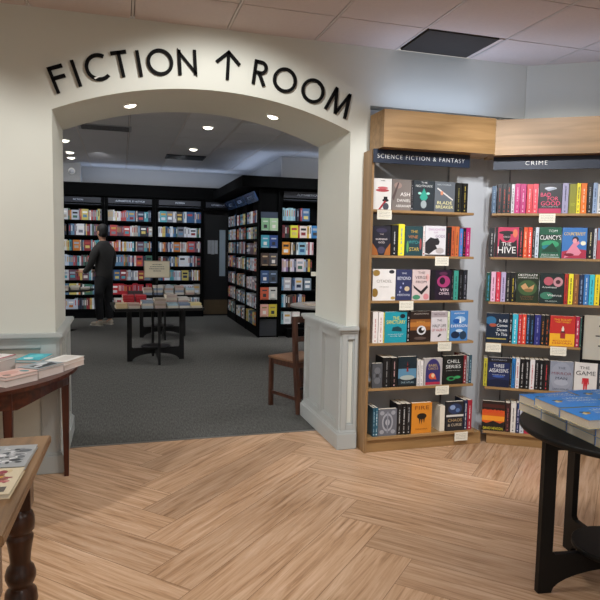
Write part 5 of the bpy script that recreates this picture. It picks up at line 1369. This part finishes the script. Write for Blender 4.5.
for x, n, cs, wh in ((-0.22, 3, ['8a9ab0', 'c8c0b4', 'b49a90'], 'left pile on the farther black table'), (-0.08, 4, ['6a7a98', 'c8c0b4', '8a9ab0', 'd0ccc4'], 'second pile from left on the farther black table'), (0.06, 4, ['c8c0b4', 'a8b4bc', 'b49a90', 'a8b4bc'], 'third pile from left on the farther black table'), (0.20, 4, ['d0ccc4', '8a9ab0', 'b8a8a0', 'b49a90'], 'right pile on the farther black table'), (0.34, 3, ['b49a90', 'c8c0b4', '9ab8c8'], 'rightmost pile on the farther black table')):
    pile(0.56+x, 8.75-0.25, MTZ, n, cs, 0.030, wh, 2)
t = thing('table_sign', (0.385, 6.985, 0.631), 'cream notice on a black pole on the table seen through the arch', 'sign', R(3))
b = MB(); b.box(-0.035, -0.035, 0, 0.035, 0.035, 0.006, M_BLACK); b.build('foot', t)
b = MB(); b.cyl((0, 0, 0.006), (0, 0, 0.33), 0.005, M_BLACK, seg=10); b.build('pole', t)
b = MB(); b.box(-0.142, -0.010, 0.305, 0.142, -0.004, 0.495, mat('b9ad93', 0.6)); b.build('frame', t)
b = MB(); b.box(-0.132, -0.013, 0.315, 0.132, -0.0105, 0.487, mat('e6dfc8', 0.7, 0.02)); cd = b.build('card', t)
b = MB()
for k, wd in enumerate((0.10, 0.15, 0.17, 0.08)):
    x = -wd/2
    while x < wd/2:
        l = rs.uniform(0.008, 0.018); b.box(x, -0.0138, 0.450-k*0.024, min(x+l, wd/2), -0.0131, 0.457-k*0.024, M_INK); x += l+0.006
b.build('text_lines', cd)

# ------------------------------------------------------------------ round tables with pedestal
def round_table(x, y, r, label, top):
    t = thing('round_table', (x, y, 0), label, 'table')
    b = MB(); b.lathe([(r-0.003, 0.600), (r, 0.603), (r, 0.621), (r-0.003, 0.624)], top, seg=48); b.build('tabletop', t)
    b = MB(); b.cyl((0, 0, 0.012), (0, 0, 0.599), 0.022, M_BLACK, seg=16); b.build('pedestal', t)
    b = MB(); b.lathe([(0.20, 0.0), (0.20, 0.008), (0.05, 0.020), (0.03, 0.03)], M_BLACK, seg=32); b.build('base', t)
round_table(-0.86, 9.70, 0.46, 'dark round table holding a row of books left of the standing person', M_BLACK)
round_table(2.38, 6.82, 0.46, 'round table, reflection painted as a grey top, half hidden behind the right arch pier', mat('8f8d8a', 0.3, 0.05))  # grey top colour stands in for a reflection
for k, (dx, dy, cs, n, wh) in enumerate(((0.06, -0.30, ['d0ccc4', 'b8a8a0'], 2, 'pile nearest the left arch edge on the dark round table'), (0.20, -0.22, ['c8c0b4', 'd0ccc4'], 2, 'middle pile on the dark round table'), (0.34, -0.10, ['d0ccc4'], 1, 'pile closest to the person on the dark round table'))):
    pile(-0.86+dx, 9.70+dy, 0.6248, n, cs, 0.030, wh, 0)
for k, (dx, dy, c, lab) in enumerate(((-0.16, 0.10, 'b8a8a0', 'taupe book lying on the round table behind the chair'), (-0.02, 0.05, 'a83a44', 'red book lying on the round table behind the chair'))):
    o = flat_book(.12, .18, .02, c).build('book', None, (2.30+dx, 6.72+dy, 0.6248), (0, 0, R(20*k)))
    tag(o, lab, 'book')

# ------------------------------------------------------------------ standing person by the far shelves
def skin_mesh(name, nodes, edges, radii, m, root=0, sub=2):
    me = bpy.data.meshes.new(name); me.from_pydata(nodes, edges, [])
    o = bpy.data.objects.new(name, me); C.objects.link(o)
    md = o.modifiers.new('skin', 'SKIN'); md.use_smooth_shade = True
    sv = me.skin_vertices[0].data if me.skin_vertices else None
    if sv is None:
        bpy.context.view_layer.objects.active = o
    for i_, r_ in enumerate(radii):
        me.skin_vertices[0].data[i_].radius = r_ if isinstance(r_, tuple) else (r_, r_)
        me.skin_vertices[0].data[i_].use_root = (i_ == root)
    s_ = o.modifiers.new('subdivision', 'SUBSURF'); s_.levels = sub; s_.render_levels = sub
    dg = bpy.context.evaluated_depsgraph_get()
    nm = bpy.data.meshes.new_from_object(o.evaluated_get(dg))
    bpy.data.objects.remove(o); bpy.data.meshes.remove(me)
    nm.materials.clear(); nm.materials.append(m); nm.name = name
    for p in nm.polygons: p.use_smooth = True
    return nm
def person_piece(name, chains, m, parent, sub=2):
    """chains: list of lists of (x,y,z,r); later chains may start with an integer = index of an existing node"""
    nodes, edges, rad = [], [], []
    for ch in chains:
        prev = None
        for q in ch:
            if isinstance(q, int): prev = q; continue
            nodes.append(q[:3]); rad.append(q[3] if len(q) == 4 else (q[3], q[4])); i_ = len(nodes)-1
            if prev is not None: edges.append((prev, i_))
            prev = i_
    me = skin_mesh(name, nodes, edges, rad, m, sub=sub)
    o = bpy.data.objects.new(name, me); C.objects.link(o)
    if parent: o.parent = parent
    return o
SKIN = mat('b98a70', 0.55, 0.05)
pt = thing('person', (-0.27, 10.20, 0), 'person in a dark jacket and trousers standing with back turned at the far bookcase', 'person', R(48))
# local frame: facing +Y
body = [
 [(0, 0, .82, .115, .085), (0, 0, .95, .110, .08), (0, 0.0, 1.08, .120, .085), (0, 0, 1.20, .125, .085), (0, 0, 1.29, .085, .06), (0, .015, 1.35, .045), (0, .03, 1.42, .060), (0, .035, 1.49, .078, .088), (0, .035, 1.555, .070, .078), (0, .03, 1.60, .035)],
 [3, (-.15, 0, 1.235, .050), (-.215, .01, 1.10, .042), (-.225, .05, .96, .036), (-.19, .19, .865, .030), (-.165, .30, .86, .024), (-.160, .345, .862, .026, .016), (-.158, .375, .862, .022, .013)],
 [3, (.15, 0, 1.235, .050), (.215, .01, 1.10, .042), (.225, .04, .96, .036), (.19, .15, .85, .030), (.14, .25, .86, .024), (.130, .29, .862, .026, .016), (.126, .32, .862, .022, .013)],
 [0, (-.085, 0, .76, .082), (-.095, .01, .60, .070), (-.10, .015, .42, .052), (-.10, 0, .25, .046), (-.10, -.015, .09, .036), (-.105, .0, .045, .034), (-.112, .08, .032, .034, .022), (-.115, .13, .026, .028, .016)],
 [0, (.085, 0, .76, .082), (.095, .0, .60, .070), (.10, .0, .42, .052), (.10, -.02, .25, .046), (.10, -.03, .09, .036), (.105, -.015, .045, .034), (.112, .065, .032, .034, .022), (.115, .115, .026, .028, .016)]]
person_piece('body', body, SKIN, pt)
for sx, hx, hy, hz in ((-1, -.158, .375, .862), (1, .126, .32, .862)):
    for k in range(4):
        L = (.058, .066, .062, .048)[k]; ox = (-.021+.014*k)*-sx
        person_piece('finger', [[(hx+ox*.8, hy-.01, hz, .0085), (hx+ox, hy+L*.45, hz-.004, .008), (hx+ox, hy+L*.8, hz-.016, .0072), (hx+ox, hy+L, hz-.032, .006)]], SKIN, pt, 1)
    person_piece('thumb', [[(hx-sx*-.02, hy-.035, hz+.006, .011), (hx+sx*-.034*-1*-1, hy-.005, hz+.014, .0095), (hx-sx*.030, hy+.028, hz+.012, .008)]], SKIN, pt, 1)
JK = mat('2b2a29', 0.9, 0.15, 25); TR = mat('141518', 0.9, 0.3, 18); HR = mat('0d0c0c', 0.6, 0.2, 60)
jk = [
 [(0, 0, .70, .165, .125), (0, 0, .88, .165, .12), (0, 0, 1.04, .165, .12), (0, 0, 1.18, .175, .12), (0, 0, 1.285, .135, .095), (0, .005, 1.37, .068)],
 [3, (-.165, 0, 1.225, .072), (-.225, .01, 1.09, .064), (-.235, .05, .96, .056), (-.20, .18, .868, .046), (-.182, .24, .862, .040)],
 [3, (.165, 0, 1.225, .072), (.225, .01, 1.09, .064), (.235, .04, .96, .056), (.20, .14, .852, .046), (.176, .19, .855, .040)]]
person_piece('jacket', jk, JK, pt)
tr = [
 [(0, 0, .90, .135, .10), (0, 0, .76, .130, .105)],
 [1, (-.088, 0, .68, .092), (-.097, .01, .52, .080), (-.10, .015, .40, .068), (-.10, 0, .22, .064), (-.10, -.012, .085, .062)],
 [1, (.088, 0, .68, .092), (.097, 0, .52, .080), (.10, .0, .40, .068), (.10, -.015, .22, .064), (.10, -.026, .085, .062)]]
person_piece('trousers', tr, TR, pt)
person_piece('hair', [[(0, .0, 1.40, .062, .055), (0, .010, 1.455, .080, .078), (0, .016, 1.52, .094, .100), (0, .022, 1.59, .082, .090), (0, .028, 1.63, .035)]], HR, pt)
for sx, dy in ((-1, 0), (1, -.015)):
    b = MB()
    b.box(sx*.110-.042, -.055+dy, 0.0, sx*.110+.042, .165+dy, .020, mat('b8b0a4', 0.7), 0.006)
    b.ball((sx*.110, .085+dy, .030), (.042, .085, .034), mat('a39a8c', 0.8))
    b.ball((sx*.108, -.015+dy, .045), (.042, .050, .050), mat('a39a8c', 0.8))
    b.build('shoe', pt)
    b = MB(); b.ball((sx*.080, .03, 1.485), (.010, .020, .030), SKIN, 12); b.build('ear', pt)
    b = MB(); b.ball((sx*.030, .108, 1.505), (.011, .008, .007), M_BLACK, 10); b.build('eye', pt)
b = MB(); b.ball((0, .122, 1.475), (.012, .018, .018), SKIN, 12); b.build('nose', pt)
b = MB(); b.ball((0, .108, 1.435), (.022, .006, .006), mat('8a4a44', 0.6), 10); b.build('mouth', pt)
hb = flat_book(.115, .18, .018, 'c8c0b4').build('book', None, Vector((-0.27, 10.20, 0.878)) + Matrix.Rotation(R(48), 3, 'Z') @ Vector((-0.015, 0.375, 0)), (0, 0, R(48)))
tag(hb, 'small pale book held in both hands of the standing person', 'book')
